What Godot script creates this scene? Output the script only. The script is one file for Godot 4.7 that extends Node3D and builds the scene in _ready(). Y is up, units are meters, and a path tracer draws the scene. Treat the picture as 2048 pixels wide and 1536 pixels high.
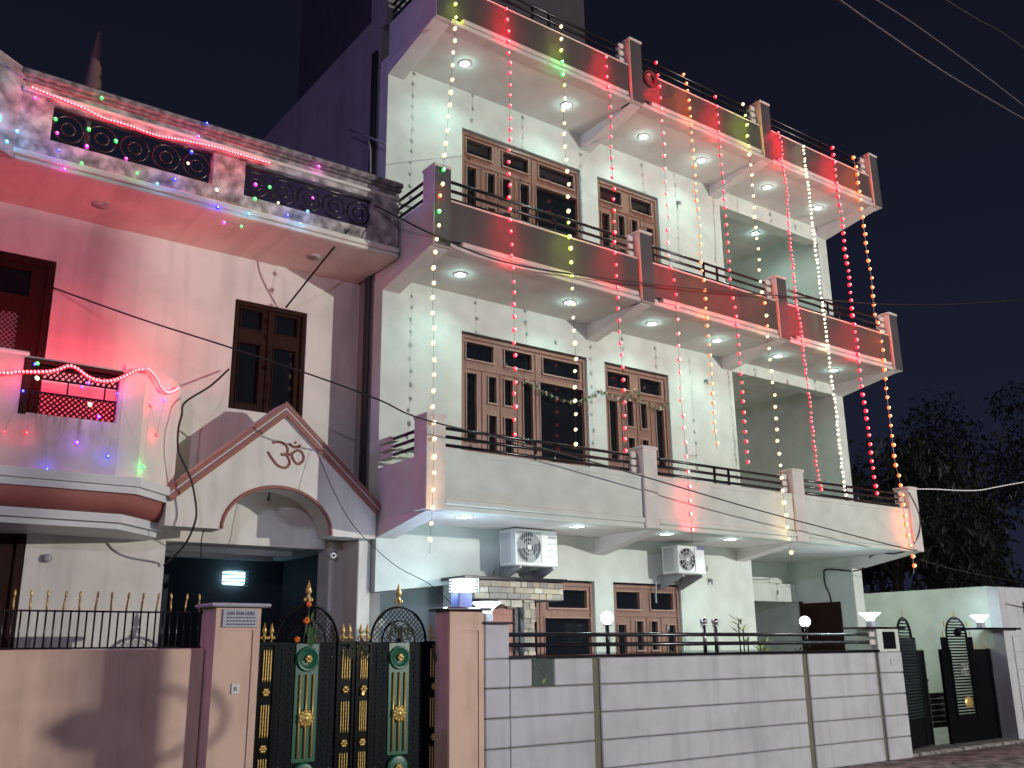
extends Node3D
# A three-storey house with hanging fairy lights beside a smaller pink-lit house, seen from the street at night.

var M := {}
var N := {}
var taken := {}
var rng := RandomNumberGenerator.new()


# ---------------------------------------------------------------- geometry
class G extends RefCounted:
	var st := SurfaceTool.new()
	var uvr := Rect2(0, 0, 1, 1)

	func _init(smooth := false):
		st.begin(Mesh.PRIMITIVE_TRIANGLES)
		st.set_smooth_group(0 if smooth else -1)

	func v(p: Vector3):
		st.set_uv(Vector2((p.x - uvr.position.x) / uvr.size.x, 1.0 - (p.y - uvr.position.y) / uvr.size.y))
		st.add_vertex(p)

	func tri(a: Vector3, b: Vector3, c: Vector3, o: Vector3):
		var n := (a - c).cross(a - b)
		v(a)
		if n.dot(o) < 0.0:
			v(c)
			v(b)
		else:
			v(b)
			v(c)

	func quad(a: Vector3, b: Vector3, c: Vector3, d: Vector3, o: Vector3):
		tri(a, b, c, o)
		tri(a, c, d, o)

	func box(x0: float, x1: float, y0: float, y1: float, z0: float, z1: float, bev := 0.0, t := Transform3D()):
		var c := Vector3((x0 + x1) / 2, (y0 + y1) / 2, (z0 + z1) / 2)
		var h := Vector3((x1 - x0) / 2, (y1 - y0) / 2, (z1 - z0) / 2)
		var b: float = minf(bev, minf(h.x, minf(h.y, h.z)) * 0.8)
		for i in 3:
			var j := (i + 1) % 3
			var k := (i + 2) % 3
			for s in [-1.0, 1.0]:
				var q := []
				for w in [[-1, -1], [1, -1], [1, 1], [-1, 1]]:
					var p := Vector3()
					p[i] = s * h[i]
					p[j] = w[0] * (h[j] - b)
					p[k] = w[1] * (h[k] - b)
					q.append(t * (c + p))
				var o := Vector3()
				o[i] = s
				quad(q[0], q[1], q[2], q[3], t.basis * o)
				if b > 0.0:
					for s2 in [-1.0, 1.0]:
						var e := []
						for w in [[0, -1], [1, -1], [1, 1], [0, 1]]:
							var p := Vector3()
							p[i] = s * (h[i] if w[0] == 0 else h[i] - b)
							p[j] = s2 * (h[j] - b if w[0] == 0 else h[j])
							p[k] = w[1] * (h[k] - b)
							e.append(t * (c + p))
						var o2 := Vector3()
						o2[i] = s
						o2[j] = s2
						quad(e[0], e[1], e[2], e[3], t.basis * o2)
		if b > 0.0:
			for sx in [-1.0, 1.0]:
				for sy in [-1.0, 1.0]:
					for sz in [-1.0, 1.0]:
						tri(t * (c + Vector3(sx * h.x, sy * (h.y - b), sz * (h.z - b))), t * (c + Vector3(sx * (h.x - b), sy * h.y, sz * (h.z - b))), t * (c + Vector3(sx * (h.x - b), sy * (h.y - b), sz * h.z)), t.basis * Vector3(sx, sy, sz))

	# a plate in the plane of the street front, with rectangular holes [x0, x1, y0, y1]
	func plate(x0: float, x1: float, y0: float, y1: float, z0: float, z1: float, holes := []):
		var xs := [x0, x1]
		var ys := [y0, y1]
		for q in holes:
			for a in [q[0], q[1]]:
				if a > x0 and a < x1 and not xs.has(a):
					xs.append(a)
			for a in [q[2], q[3]]:
				if a > y0 and a < y1 and not ys.has(a):
					ys.append(a)
		xs.sort()
		ys.sort()
		var full := func(i: int, j: int) -> bool:
			if i < 0 or j < 0 or i >= xs.size() - 1 or j >= ys.size() - 1:
				return false
			var mx: float = (xs[i] + xs[i + 1]) / 2
			var my: float = (ys[j] + ys[j + 1]) / 2
			for q in holes:
				if mx > q[0] and mx < q[1] and my > q[2] and my < q[3]:
					return false
			return true
		for i in xs.size() - 1:
			for j in ys.size() - 1:
				if not full.call(i, j):
					continue
				var a: float = xs[i]
				var b: float = xs[i + 1]
				var c: float = ys[j]
				var d: float = ys[j + 1]
				quad(Vector3(a, c, z1), Vector3(b, c, z1), Vector3(b, d, z1), Vector3(a, d, z1), Vector3(0, 0, 1))
				quad(Vector3(a, c, z0), Vector3(b, c, z0), Vector3(b, d, z0), Vector3(a, d, z0), Vector3(0, 0, -1))
				if not full.call(i - 1, j):
					quad(Vector3(a, c, z0), Vector3(a, c, z1), Vector3(a, d, z1), Vector3(a, d, z0), Vector3(-1, 0, 0))
				if not full.call(i + 1, j):
					quad(Vector3(b, c, z0), Vector3(b, c, z1), Vector3(b, d, z1), Vector3(b, d, z0), Vector3(1, 0, 0))
				if not full.call(i, j - 1):
					quad(Vector3(a, c, z0), Vector3(a, c, z1), Vector3(b, c, z1), Vector3(b, c, z0), Vector3(0, -1, 0))
				if not full.call(i, j + 1):
					quad(Vector3(a, d, z0), Vector3(a, d, z1), Vector3(b, d, z1), Vector3(b, d, z0), Vector3(0, 1, 0))

	# polygon (u, w) swept along the axis: "z" takes (x, y), "x" takes (z, y), "y" takes (x, z)
	func prism(poly: PackedVector2Array, a: float, b: float, axis := "z"):
		var at := func(p: Vector2, s: float) -> Vector3:
			return Vector3(p.x, p.y, s) if axis == "z" else Vector3(s, p.y, p.x) if axis == "x" else Vector3(p.x, s, p.y)
		var ax := Vector3(0, 0, 1) if axis == "z" else Vector3(1, 0, 0) if axis == "x" else Vector3(0, 1, 0)
		var idx := Geometry2D.triangulate_polygon(poly)
		for k in range(0, idx.size(), 3):
			tri(at.call(poly[idx[k]], a), at.call(poly[idx[k + 1]], a), at.call(poly[idx[k + 2]], a), -ax)
			tri(at.call(poly[idx[k]], b), at.call(poly[idx[k + 1]], b), at.call(poly[idx[k + 2]], b), ax)
		var ccw := not Geometry2D.is_polygon_clockwise(poly)
		for k in poly.size():
			var p := poly[k]
			var q := poly[(k + 1) % poly.size()]
			var e := q - p
			var o2 := Vector2(e.y, -e.x) * (1.0 if ccw else -1.0)
			quad(at.call(p, a), at.call(q, a), at.call(q, b), at.call(p, b), at.call(o2, 0.0))

	func tube(pts: Array, r: float, n := 6, r_end := -1.0):
		var rings := []
		var up := Vector3(0.13, 0.31, 0.94).normalized()
		for i in pts.size():
			var d: Vector3 = ((pts[mini(i + 1, pts.size() - 1)] as Vector3) - (pts[maxi(i - 1, 0)] as Vector3)).normalized()
			var s := d.cross(up)
			if s.length() < 0.05:
				s = d.cross(Vector3(1, 0, 0))
			s = s.normalized()
			up = s.cross(d).normalized()
			var rr: float = r if r_end < 0.0 else lerpf(r, r_end, float(i) / (pts.size() - 1))
			var ring := []
			for k in n:
				var a := TAU * k / n
				ring.append((pts[i] as Vector3) + (s * cos(a) + up * sin(a)) * rr)
			rings.append(ring)
		for i in rings.size() - 1:
			for k in n:
				var k2 := (k + 1) % n
				var o: Vector3 = (rings[i][k] + rings[i][k2]) / 2 - (pts[i] as Vector3)
				quad(rings[i][k], rings[i][k2], rings[i + 1][k2], rings[i + 1][k], o)
		for e in [0, rings.size() - 1]:
			var d: Vector3 = (pts[e] as Vector3) - (pts[1 if e == 0 else e - 1] as Vector3)
			for k in range(1, n - 1):
				tri(rings[e][0], rings[e][k], rings[e][k + 1], d)

	# profile of (radius, height) turned about the vertical through c
	func lathe(prof: Array, c: Vector3, n := 12, t := Basis()):
		for i in prof.size() - 1:
			var p: Vector2 = prof[i]
			var q: Vector2 = prof[i + 1]
			for k in n:
				var a := TAU * k / n
				var b := TAU * (k + 1) / n
				var da := Vector3(cos(a), 0, sin(a))
				var db := Vector3(cos(b), 0, sin(b))
				var y0 := Vector3(0, p.y, 0)
				var y1 := Vector3(0, q.y, 0)
				var e := Vector2(q.y - p.y, p.x - q.x)
				var o := t * ((da + db) * e.x + Vector3(0, e.y * 2.0, 0))
				if p.x > 1e-5 and q.x > 1e-5:
					quad(c + t * (da * p.x + y0), c + t * (db * p.x + y0), c + t * (db * q.x + y1), c + t * (da * q.x + y1), o)
				elif q.x > 1e-5:
					tri(c + t * y0, c + t * (db * q.x + y1), c + t * (da * q.x + y1), o)
				elif p.x > 1e-5:
					tri(c + t * (da * p.x + y0), c + t * (db * p.x + y0), c + t * y1, o)

	func ball(c: Vector3, r: float, sy := 1.0, n := 10, m := 6):
		var prof := []
		for i in m + 1:
			var a := -PI / 2 + PI * i / m
			prof.append(Vector2(cos(a) * r if i > 0 and i < m else 0.0, sin(a) * r * sy))
		lathe(prof, c, n)

	# a pointed leaf: base, direction with length, side with half width, bend
	func leaf(p: Vector3, d: Vector3, s: Vector3, bend: Vector3):
		var m := p + d * 0.5 + bend * 0.4
		var tip := p + d + bend
		var o := d.cross(s)
		var fold := o.normalized() * s.length() * 0.3
		tri(p, m - s + fold, m, o)
		tri(p, m, m + s + fold, o)
		tri(m - s + fold, tip, m, o)
		tri(m, tip, m + s + fold, o)

	func mesh() -> ArrayMesh:
		st.generate_normals()
		return st.commit()


# ---------------------------------------------------------------- naming
func numbered(n: String) -> String:
	if not taken.has(n):
		taken[n] = 0
		return n
	taken[n] += 1
	return "%s_%03d" % [n, taken[n]]


func tag(o: Node3D, label: String, category := "", group := "", kind := ""):
	o.set_meta("label", label)
	if category:
		o.set_meta("category", category)
	if group:
		o.set_meta("group", group)
	if kind:
		o.set_meta("kind", kind)


func thing(called: String, label: String, category: String, at := Vector3.ZERO, group := "") -> Node3D:
	var o := Node3D.new()
	o.name = numbered(called)
	add_child(o)
	o.position = at
	tag(o, label, category, group)
	return o


# one mesh, given in world coordinates, as a part of a thing (or a sub-part of a part)
func part(parent: Node3D, called: String, g, m: Material, stuff := false) -> MeshInstance3D:
	var o := MeshInstance3D.new()
	o.name = called
	o.mesh = g.mesh() if g is G else g
	o.material_override = m
	parent.add_child(o, true)
	if parent.get_parent() == (self as Node):
		o.position = -parent.position
	if stuff:
		o.set_meta("kind", "stuff")
	return o


# a shared mesh, placed at a point in the world, as a part
func piece(parent: Node3D, called: String, mesh: Mesh, m: Material, at: Vector3, b := Basis()) -> MeshInstance3D:
	var o := MeshInstance3D.new()
	o.name = called
	o.mesh = mesh
	if m:
		o.material_override = m
	parent.add_child(o, true)
	o.transform = Transform3D(b, at - (parent.position if parent.get_parent() == self else Vector3.ZERO))
	return o


func solo(called: String, g, m: Material, label: String, category: String, group := "") -> MeshInstance3D:
	var o := MeshInstance3D.new()
	o.name = numbered(called)
	o.mesh = g.mesh() if g is G else g
	o.material_override = m
	add_child(o)
	tag(o, label, category, group)
	return o


func setting(called: String, g, m: Material):
	var o := MeshInstance3D.new()
	o.name = numbered(called)
	o.mesh = g.mesh()
	o.material_override = m
	add_child(o)
	o.set_meta("kind", "structure")


func bx(x0: float, x1: float, y0: float, y1: float, z0: float, z1: float, bev := 0.0) -> G:
	var g := G.new()
	g.box(x0, x1, y0, y1, z0, z1, bev)
	return g


func tb(pts: Array, r: float, n := 6) -> G:
	var g := G.new(true)
	g.tube(pts, r, n)
	return g


func omni(parent: Node3D, at: Vector3, c: Color, e: float, size := 0.01, reach := 12.0):
	var l := OmniLight3D.new()
	l.name = "lamp_light"
	l.light_color = c
	l.light_energy = e
	l.light_size = size
	l.omni_range = reach
	l.omni_attenuation = 2.0
	l.shadow_enabled = true
	parent.add_child(l, true)
	l.position = at - (parent.position if parent.get_parent() == self else Vector3.ZERO)


func smooth(pts: Array, n := 6) -> Array:
	var c := Curve3D.new()
	for i in pts.size():
		var t: Vector3 = ((pts[mini(i + 1, pts.size() - 1)] as Vector3) - (pts[maxi(i - 1, 0)] as Vector3)) / 6.0
		c.add_point(pts[i], -t, t)
	var out := []
	for i in pts.size() - 1:
		for k in n:
			out.append(c.sample(i, float(k) / n))
	out.append(pts[-1])
	return out


# ---------------------------------------------------------------- materials
func lin(r: float, g: float, b: float) -> Color:
	return Color(r, g, b).linear_to_srgb()


func noise_tex(freq: float, lo: float, hi: float, octaves := 4, seed_ := 1, type := FastNoiseLite.TYPE_SIMPLEX_SMOOTH, size := 512) -> NoiseTexture2D:
	var f := FastNoiseLite.new()
	f.noise_type = type
	f.frequency = freq
	f.fractal_octaves = octaves
	f.seed = seed_
	var t := NoiseTexture2D.new()
	t.width = size
	t.height = size
	t.seamless = true
	t.noise = f
	var r := Gradient.new()
	r.set_color(0, Color(lo, lo, lo))
	r.set_color(1, Color(hi, hi, hi))
	t.color_ramp = r
	return t


func mat(called: String, c: Color, rough := 0.8, metal := 0.0, tex := "", scale := 0.5, bump := "", bump_scale := 0.0, bump_uv := 0.0) -> StandardMaterial3D:
	var m := StandardMaterial3D.new()
	m.resource_name = called
	m.albedo_color = c
	m.roughness = rough
	m.metallic = metal
	if tex or bump:
		m.uv1_triplanar = true
		m.uv1_world_triplanar = true
		m.uv1_scale = Vector3.ONE * scale
	if tex:
		m.albedo_texture = N[tex]
	if bump:
		m.heightmap_enabled = true
		m.heightmap_texture = N[bump]
		m.heightmap_scale = bump_scale
	M[called] = m
	return m


func glow(called: String, c: Color, e: float) -> StandardMaterial3D:
	var m := StandardMaterial3D.new()
	m.resource_name = called
	m.albedo_color = Color(0.05, 0.05, 0.05)
	m.emission_enabled = true
	m.emission = c
	m.emission_energy_multiplier = e
	m.roughness = 0.4
	M[called] = m
	return m


func make_materials():
	N["blotch"] = noise_tex(0.008, 0.92, 1.03, 5, 3)
	N["fine"] = noise_tex(0.06, 0.9, 1.0, 4, 5)
	N["dirt"] = noise_tex(0.012, 0.35, 1.25, 6, 11)
	N["aged"] = noise_tex(0.007, 0.5, 1.12, 6, 21)
	N["grit"] = noise_tex(0.25, 0.55, 1.1, 3, 7)
	N["streak"] = streak_tex()
	N["wood"] = wood_tex()
	mat("plaster_white", lin(0.59, 0.645, 0.575), 0.75, 0.0, "blotch", 0.4, "fine", 0.25)
	mat("side_grey", lin(0.27, 0.265, 0.25), 0.85, 0.0, "streak", 0.3, "fine", 0.4)  # side wall tone, darker grey than the front plaster
	mat("ceiling_white", lin(0.72, 0.7, 0.66), 0.8, 0.0, "blotch", 0.3)
	mat("trim_cream", lin(0.6, 0.54, 0.5), 0.7, 0.0, "blotch", 0.7)
	mat("post_cream", lin(0.62, 0.6, 0.55), 0.7, 0.0, "blotch", 0.6)
	mat("fascia_taupe", lin(0.085, 0.077, 0.072), 0.34, 0.0, "blotch", 0.6)
	mat("roof_dark", lin(0.07, 0.06, 0.07), 0.8, 0.0, "blotch", 0.6)
	mat("post_slate", lin(0.075, 0.068, 0.072), 0.5, 0.0, "blotch", 0.6)
	mat("floor_tile", lin(0.74, 0.72, 0.68), 0.4, 0.0, "blotch", 0.8)
	mat("plaster_left", lin(0.74, 0.72, 0.64), 0.8, 0.0, "streak", 0.3, "fine", 0.3)
	mat("plaster_aged", lin(0.52, 0.48, 0.45), 0.85, 0.0, "aged", 1.3, "fine", 0.4)
	mat("coping_aged", lin(0.32, 0.28, 0.27), 0.9, 0.0, "aged", 2.2, "grit", 0.5)
	mat("plaster_peach", lin(0.72, 0.52, 0.4), 0.85, 0.0, "streak", 0.4, "fine", 0.4)
	mat("panel_grey", lin(0.5, 0.52, 0.555), 0.6, 0.0, "streak", 0.35, "fine", 0.15)
	mat("groove_olive", lin(0.15, 0.145, 0.1), 0.8, 0.0, "blotch", 0.8)
	mat("wood", lin(0.3, 0.155, 0.11), 0.45, 0.0, "wood", 1.0)
	mat("wood_bead", lin(0.46, 0.3, 0.24), 0.45, 0.0, "wood", 1.0)
	mat("wood_dark", lin(0.04, 0.02, 0.014), 0.75, 0.0, "wood", 1.0)
	mat("door_red", lin(0.36, 0.13, 0.09), 0.5, 0.0, "wood", 1.0)
	mat("glass_dark", lin(0.008, 0.01, 0.013), 0.06)
	mat("black_steel", lin(0.014, 0.014, 0.016), 0.22)
	mat("granite", lin(0.012, 0.012, 0.014), 0.15, 0.0, "grit", 2.0)
	mat("chrome", lin(0.7, 0.7, 0.72), 0.16, 1.0)
	mat("gate_black", lin(0.004, 0.005, 0.006), 0.3, 0.0, "fine", 3.0)
	mat("gate_green", lin(0.008, 0.11, 0.055), 0.3, 0.0, "fine", 2.0)
	mat("gate_blue", lin(0.003, 0.009, 0.012), 0.5, 0.0, "grit", 3.0)
	M.gate_blue.metallic_specular = 0.2
	M.gate_black.metallic_specular = 0.2
	M.wood_dark.metallic_specular = 0.2
	mat("gate_stud", lin(0.012, 0.022, 0.026), 0.2)
	mat("gold", lin(0.72, 0.52, 0.17), 0.38, 0.6, "fine", 4.0)
	mat("brown_trim", lin(0.3, 0.12, 0.09), 0.7, 0.0, "blotch", 1.2)
	mat("cove_red", lin(0.3, 0.09, 0.07), 0.65, 0.0, "blotch", 0.8)
	mat("metal_white", lin(0.72, 0.73, 0.7), 0.4, 0.0, "fine", 2.0)
	mat("metal_grey", lin(0.3, 0.31, 0.3), 0.5)
	mat("plastic_dark", lin(0.03, 0.03, 0.032), 0.5)
	mat("blue_label", lin(0.1, 0.12, 0.25), 0.5)
	mat("wire_black", lin(0.012, 0.012, 0.012), 0.6)
	mat("wire_grey", lin(0.3, 0.3, 0.32), 0.6)
	mat("wire_line", lin(0.06, 0.06, 0.07), 0.6)
	mat("wire_white", lin(0.75, 0.75, 0.75), 0.6)
	mat("marble_grey", lin(0.4, 0.42, 0.46), 0.5, 0.0, "blotch", 2.0)
	mat("ink_navy", lin(0.02, 0.03, 0.08), 0.6)
	mat("asphalt", lin(0.3, 0.255, 0.25), 0.92, 0.0, "dirt", 0.5, "grit", 1.2)
	mat("concrete", lin(0.3, 0.29, 0.27), 0.9, 0.0, "dirt", 0.8, "grit", 0.6)
	mat("soil", lin(0.06, 0.045, 0.03), 0.95, 0.0, "dirt", 1.0, "grit", 1.0)
	mat("bark", lin(0.07, 0.05, 0.035), 0.9, 0.0, "dirt", 3.0, "grit", 1.0)
	mat("flower_orange", lin(0.85, 0.2, 0.02), 0.8)
	mat("petal_white", lin(0.6, 0.58, 0.4), 0.8)
	for k in 3:
		var s: Color = [lin(0.42, 0.36, 0.27), lin(0.56, 0.52, 0.42), lin(0.3, 0.28, 0.24)][k]
		mat("stone_%d" % k, s, 0.85, 0.0, "blotch", 3.0, "grit", 0.5)
	for q in [["leaf_dark", lin(0.005, 0.009, 0.006)], ["leaf_green", lin(0.06, 0.13, 0.03)], ["leaf_lime", lin(0.3, 0.34, 0.06)], ["leaf_dry", lin(0.06, 0.07, 0.03)]]:
		var m := mat(q[0], q[1], 0.5)
		m.backlight_enabled = true
		m.backlight = Color(0.25, 0.25, 0.2)
		m.cull_mode = BaseMaterial3D.CULL_DISABLED
	var pane := StandardMaterial3D.new()
	pane.transparency = BaseMaterial3D.TRANSPARENCY_ALPHA
	pane.albedo_color = Color(0.8, 0.9, 0.85, 0.08)
	pane.roughness = 0.04
	M["pane"] = pane
	glow("lens_cool", Color(0.93, 1.0, 1.0), 9.0)
	glow("lamp_cold", Color(0.9, 0.97, 1.0), 7.0)
	glow("lamp_teal", Color(0.75, 0.97, 1.0), 6.0)
	glow("globe_white", Color(1.0, 0.97, 0.95), 6.0)


func streak_tex() -> ImageTexture:
	# rain streaks and faint patches, for walls that stand in the weather
	var im := Image.create(512, 512, false, Image.FORMAT_RGB8)
	var f := FastNoiseLite.new()
	f.frequency = 0.012
	f.fractal_octaves = 4
	f.seed = 31
	for y in 512:
		var fy := minf(y, 511 - y) / 255.0
		for x in 512:
			var a := TAU * x / 512.0
			var s := f.get_noise_3d(cos(a) * 160.0, sin(a) * 160.0, y * 0.22 if y < 256 else (511 - y) * 0.22)
			var p := f.get_noise_3d(cos(a) * 60.0 + 500.0, sin(a) * 60.0, fy * 200.0)
			var w := 0.98 - 0.06 * clampf(s * 2.2 + 0.1, 0.0, 1.0) - 0.045 * clampf(p * 2.0, -0.3, 1.0)
			im.set_pixel(x, y, Color(w, w * 0.995, w * 0.985))
	return ImageTexture.create_from_image(im)


func wood_tex() -> ImageTexture:
	var im := Image.create(256, 256, false, Image.FORMAT_RGB8)
	var f := FastNoiseLite.new()
	f.frequency = 0.02
	f.seed = 4
	for y in 256:
		for x in 256:
			var w := 0.86 + 0.14 * f.get_noise_2d(x * 6.0, y * 0.5) + 0.05 * f.get_noise_2d(x * 30.0, y * 2.0)
			im.set_pixel(x, y, Color(w, w * 0.98, w * 0.96))
	return ImageTexture.create_from_image(im)


# ---------------------------------------------------------------- scene
func _ready():
	rng.seed = 20
	var cam := Camera3D.new()
	cam.name = "camera"
	cam.position = Vector3(-0.741, 1.65, 10.365)
	cam.basis = Basis(Vector3.UP, -0.63599) * Basis(Vector3.RIGHT, 0.27122) * Basis(Vector3.BACK, -0.01219)
	cam.fov = 43.717
	cam.near = 0.05
	cam.far = 400.0
	cam.current = true
	add_child(cam)
	var env := Environment.new()
	env.background_mode = Environment.BG_SKY
	var sky_mat := ProceduralSkyMaterial.new()
	sky_mat.sky_top_color = lin(0.0035, 0.0038, 0.008)
	sky_mat.sky_horizon_color = lin(0.014, 0.017, 0.036)
	sky_mat.sky_curve = 0.35
	sky_mat.ground_bottom_color = lin(0.003, 0.003, 0.004)
	sky_mat.ground_horizon_color = lin(0.008, 0.009, 0.016)
	env.sky = Sky.new()
	env.sky.sky_material = sky_mat
	env.tonemap_mode = Environment.TONE_MAPPER_LINEAR
	env.tonemap_exposure = 1.0
	env.sdfgi_enabled = true
	env.ssao_enabled = true
	env.ssil_enabled = true
	var we := WorldEnvironment.new()
	we.name = "night_sky"
	we.environment = env
	add_child(we)
	make_materials()
	street_lights()
	ground()
	main_house()
	left_house()
	front_wall()
	left_boundary()
	right_side()
	trees_and_plants()
	fittings()
	ornate_gate()
	right_gate()
	cables()
	string_lights()
	ropes_and_fairy_lights()


func street_lights():
	# the lamp whose light lays the pole's shadow on the compound wall; it stands across the street, behind the viewer
	var t := thing("unseen_street_lamp", "grey street lamp on a steel pole across the street", "street lamp", Vector3(17.0, 0, 21.0))
	part(t, "pole", tb([Vector3(17, 0, 21.5), Vector3(17, 3, 21.5), Vector3(17, 5.5, 21.5), Vector3(17, 5.6, 21.2)], 0.06, 8), M.metal_grey)
	part(t, "head", bx(16.8, 17.2, 5.5, 5.58, 20.7, 21.3, 0.02), M.metal_grey)
	part(t, "lamp_panel", bx(16.85, 17.15, 5.46, 5.498, 20.8, 21.2), glow("street_panel", Color(1, 0.96, 0.9), 12.0))
	omni(t, Vector3(17, 5.3, 20.9), Color(1.0, 0.98, 0.96), 315.0, 0.05, 60.0)
	t = thing("utility_pole", "concrete utility pole with a horn box and a looped cable across the street", "pole", Vector3(10.5, 0, 12.5))
	part(t, "pole", bx(10.425, 10.59, 0, 4.15, 12.42, 12.58, 0.02), M.concrete)
	var g := G.new(true)
	g.lathe([Vector2(0, 0), Vector2(0.012, 0.03), Vector2(0.075, 0.12), Vector2(0.07, 0.24), Vector2(0.05, 0.3), Vector2(0, 0.3)], Vector3(10.15, 3.475, 12.45), 12, Basis(Vector3.BACK, -PI / 2 - 0.05))
	part(t, "horn", g, M.metal_grey)
	var loop := []
	for k in 17:
		var a := -PI / 2 + PI * k / 16.0
		loop.append(Vector3(10.59 + 0.2 * cos(a), 3.49 + 0.13 * sin(a), 12.5))
	part(t, "cable", tb(loop, 0.014), M.wire_black)
	t = thing("unseen_shade_board", "unseen board on a post across the road, shading the upper wall of the left house", "unseen_shade_board", Vector3(14.8, 0, 18.1))  # out of view, placed to darken the upper wall of the left house
	part(t, "post", tb([Vector3(14.8, 0, 18.1), Vector3(14.8, 5.25, 18.1)], 0.02, 8), M.metal_grey)
	part(t, "board", bx(14.53, 15.03, 5.22, 5.47, 18.08, 18.12, 0.01), M.metal_grey)
	t = thing("unseen_street_lamp", "unseen second street lamp out of view to the left, dimly lighting the shaded fronts", "street lamp", Vector3(-9.0, 0, 20.0))  # out of view, placed to lighten the shaded fronts with lavender
	part(t, "pole", tb([Vector3(-9, 0, 20.4), Vector3(-9, 3, 20.4), Vector3(-9, 6.2, 20.4), Vector3(-9, 6.3, 20.1)], 0.06, 8), M.metal_grey)
	part(t, "head", bx(-9.2, -8.8, 6.2, 6.28, 19.6, 20.2, 0.02), M.metal_grey)
	part(t, "lamp_panel", bx(-9.15, -8.85, 6.16, 6.198, 19.7, 20.1), M.street_panel)
	omni(t, Vector3(-9, 6.0, 19.9), Color(0.86, 0.83, 1.0), 75.0, 0.1, 60.0)
	# unseen violet lamp, out of view, placed to tint the faces turned left
	t = thing("unseen_violet_lamp", "unseen violet lamp on a tall mast out of view, tinting the faces turned left", "lamp", Vector3(-7.0, 0, 1.0))
	part(t, "stand", tb([Vector3(-7, 0, 1), Vector3(-7, 8.0, 1)], 0.03), M.plastic_dark)
	part(t, "lamp_face", bx(-7.1, -7.0, 8.0, 8.4, 0.85, 1.25, 0.02), glow("violet_face", Color(0.6, 0.3, 1.0), 3.0))
	omni(t, Vector3(-6.9, 8.2, 1.12), Color(0.68, 0.5, 1.0), 15.0, 0.15, 40.0)


func ground():
	setting("street", bx(-60, 90, -0.3, 0.0, 1.0, 60), M.asphalt)
	setting("terrain", bx(-60, 90, -0.35, -0.03, -80, 1.0), M.soil)
	setting("yard_floor", bx(4.84, 13.2, -0.03, 0.12, -1.4, 1.25), M.floor_tile)
	setting("driveway", bx(13.2, 17.4, -0.03, 0.04, -9, 0.85), M.floor_tile)
	setting("gate_threshold", bx(13.3, 17.0, -0.02, 0.05, 0.85, 1.35, 0.02), M.concrete)
	setting("porch_floor", bx(-2.5, 4.84, -0.03, 0.1, -4, 1.1), M.concrete)


# ---------------------------------------------------------------- the three-storey house
const POSTS := [[4.77, 8.15, 11.29, 14.40], [4.84, 8.29, 11.32, 14.46], [4.84, 8.29, 11.32, 14.46]]
const SOFFIT := [3.18, 6.38, 9.58]


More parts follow.
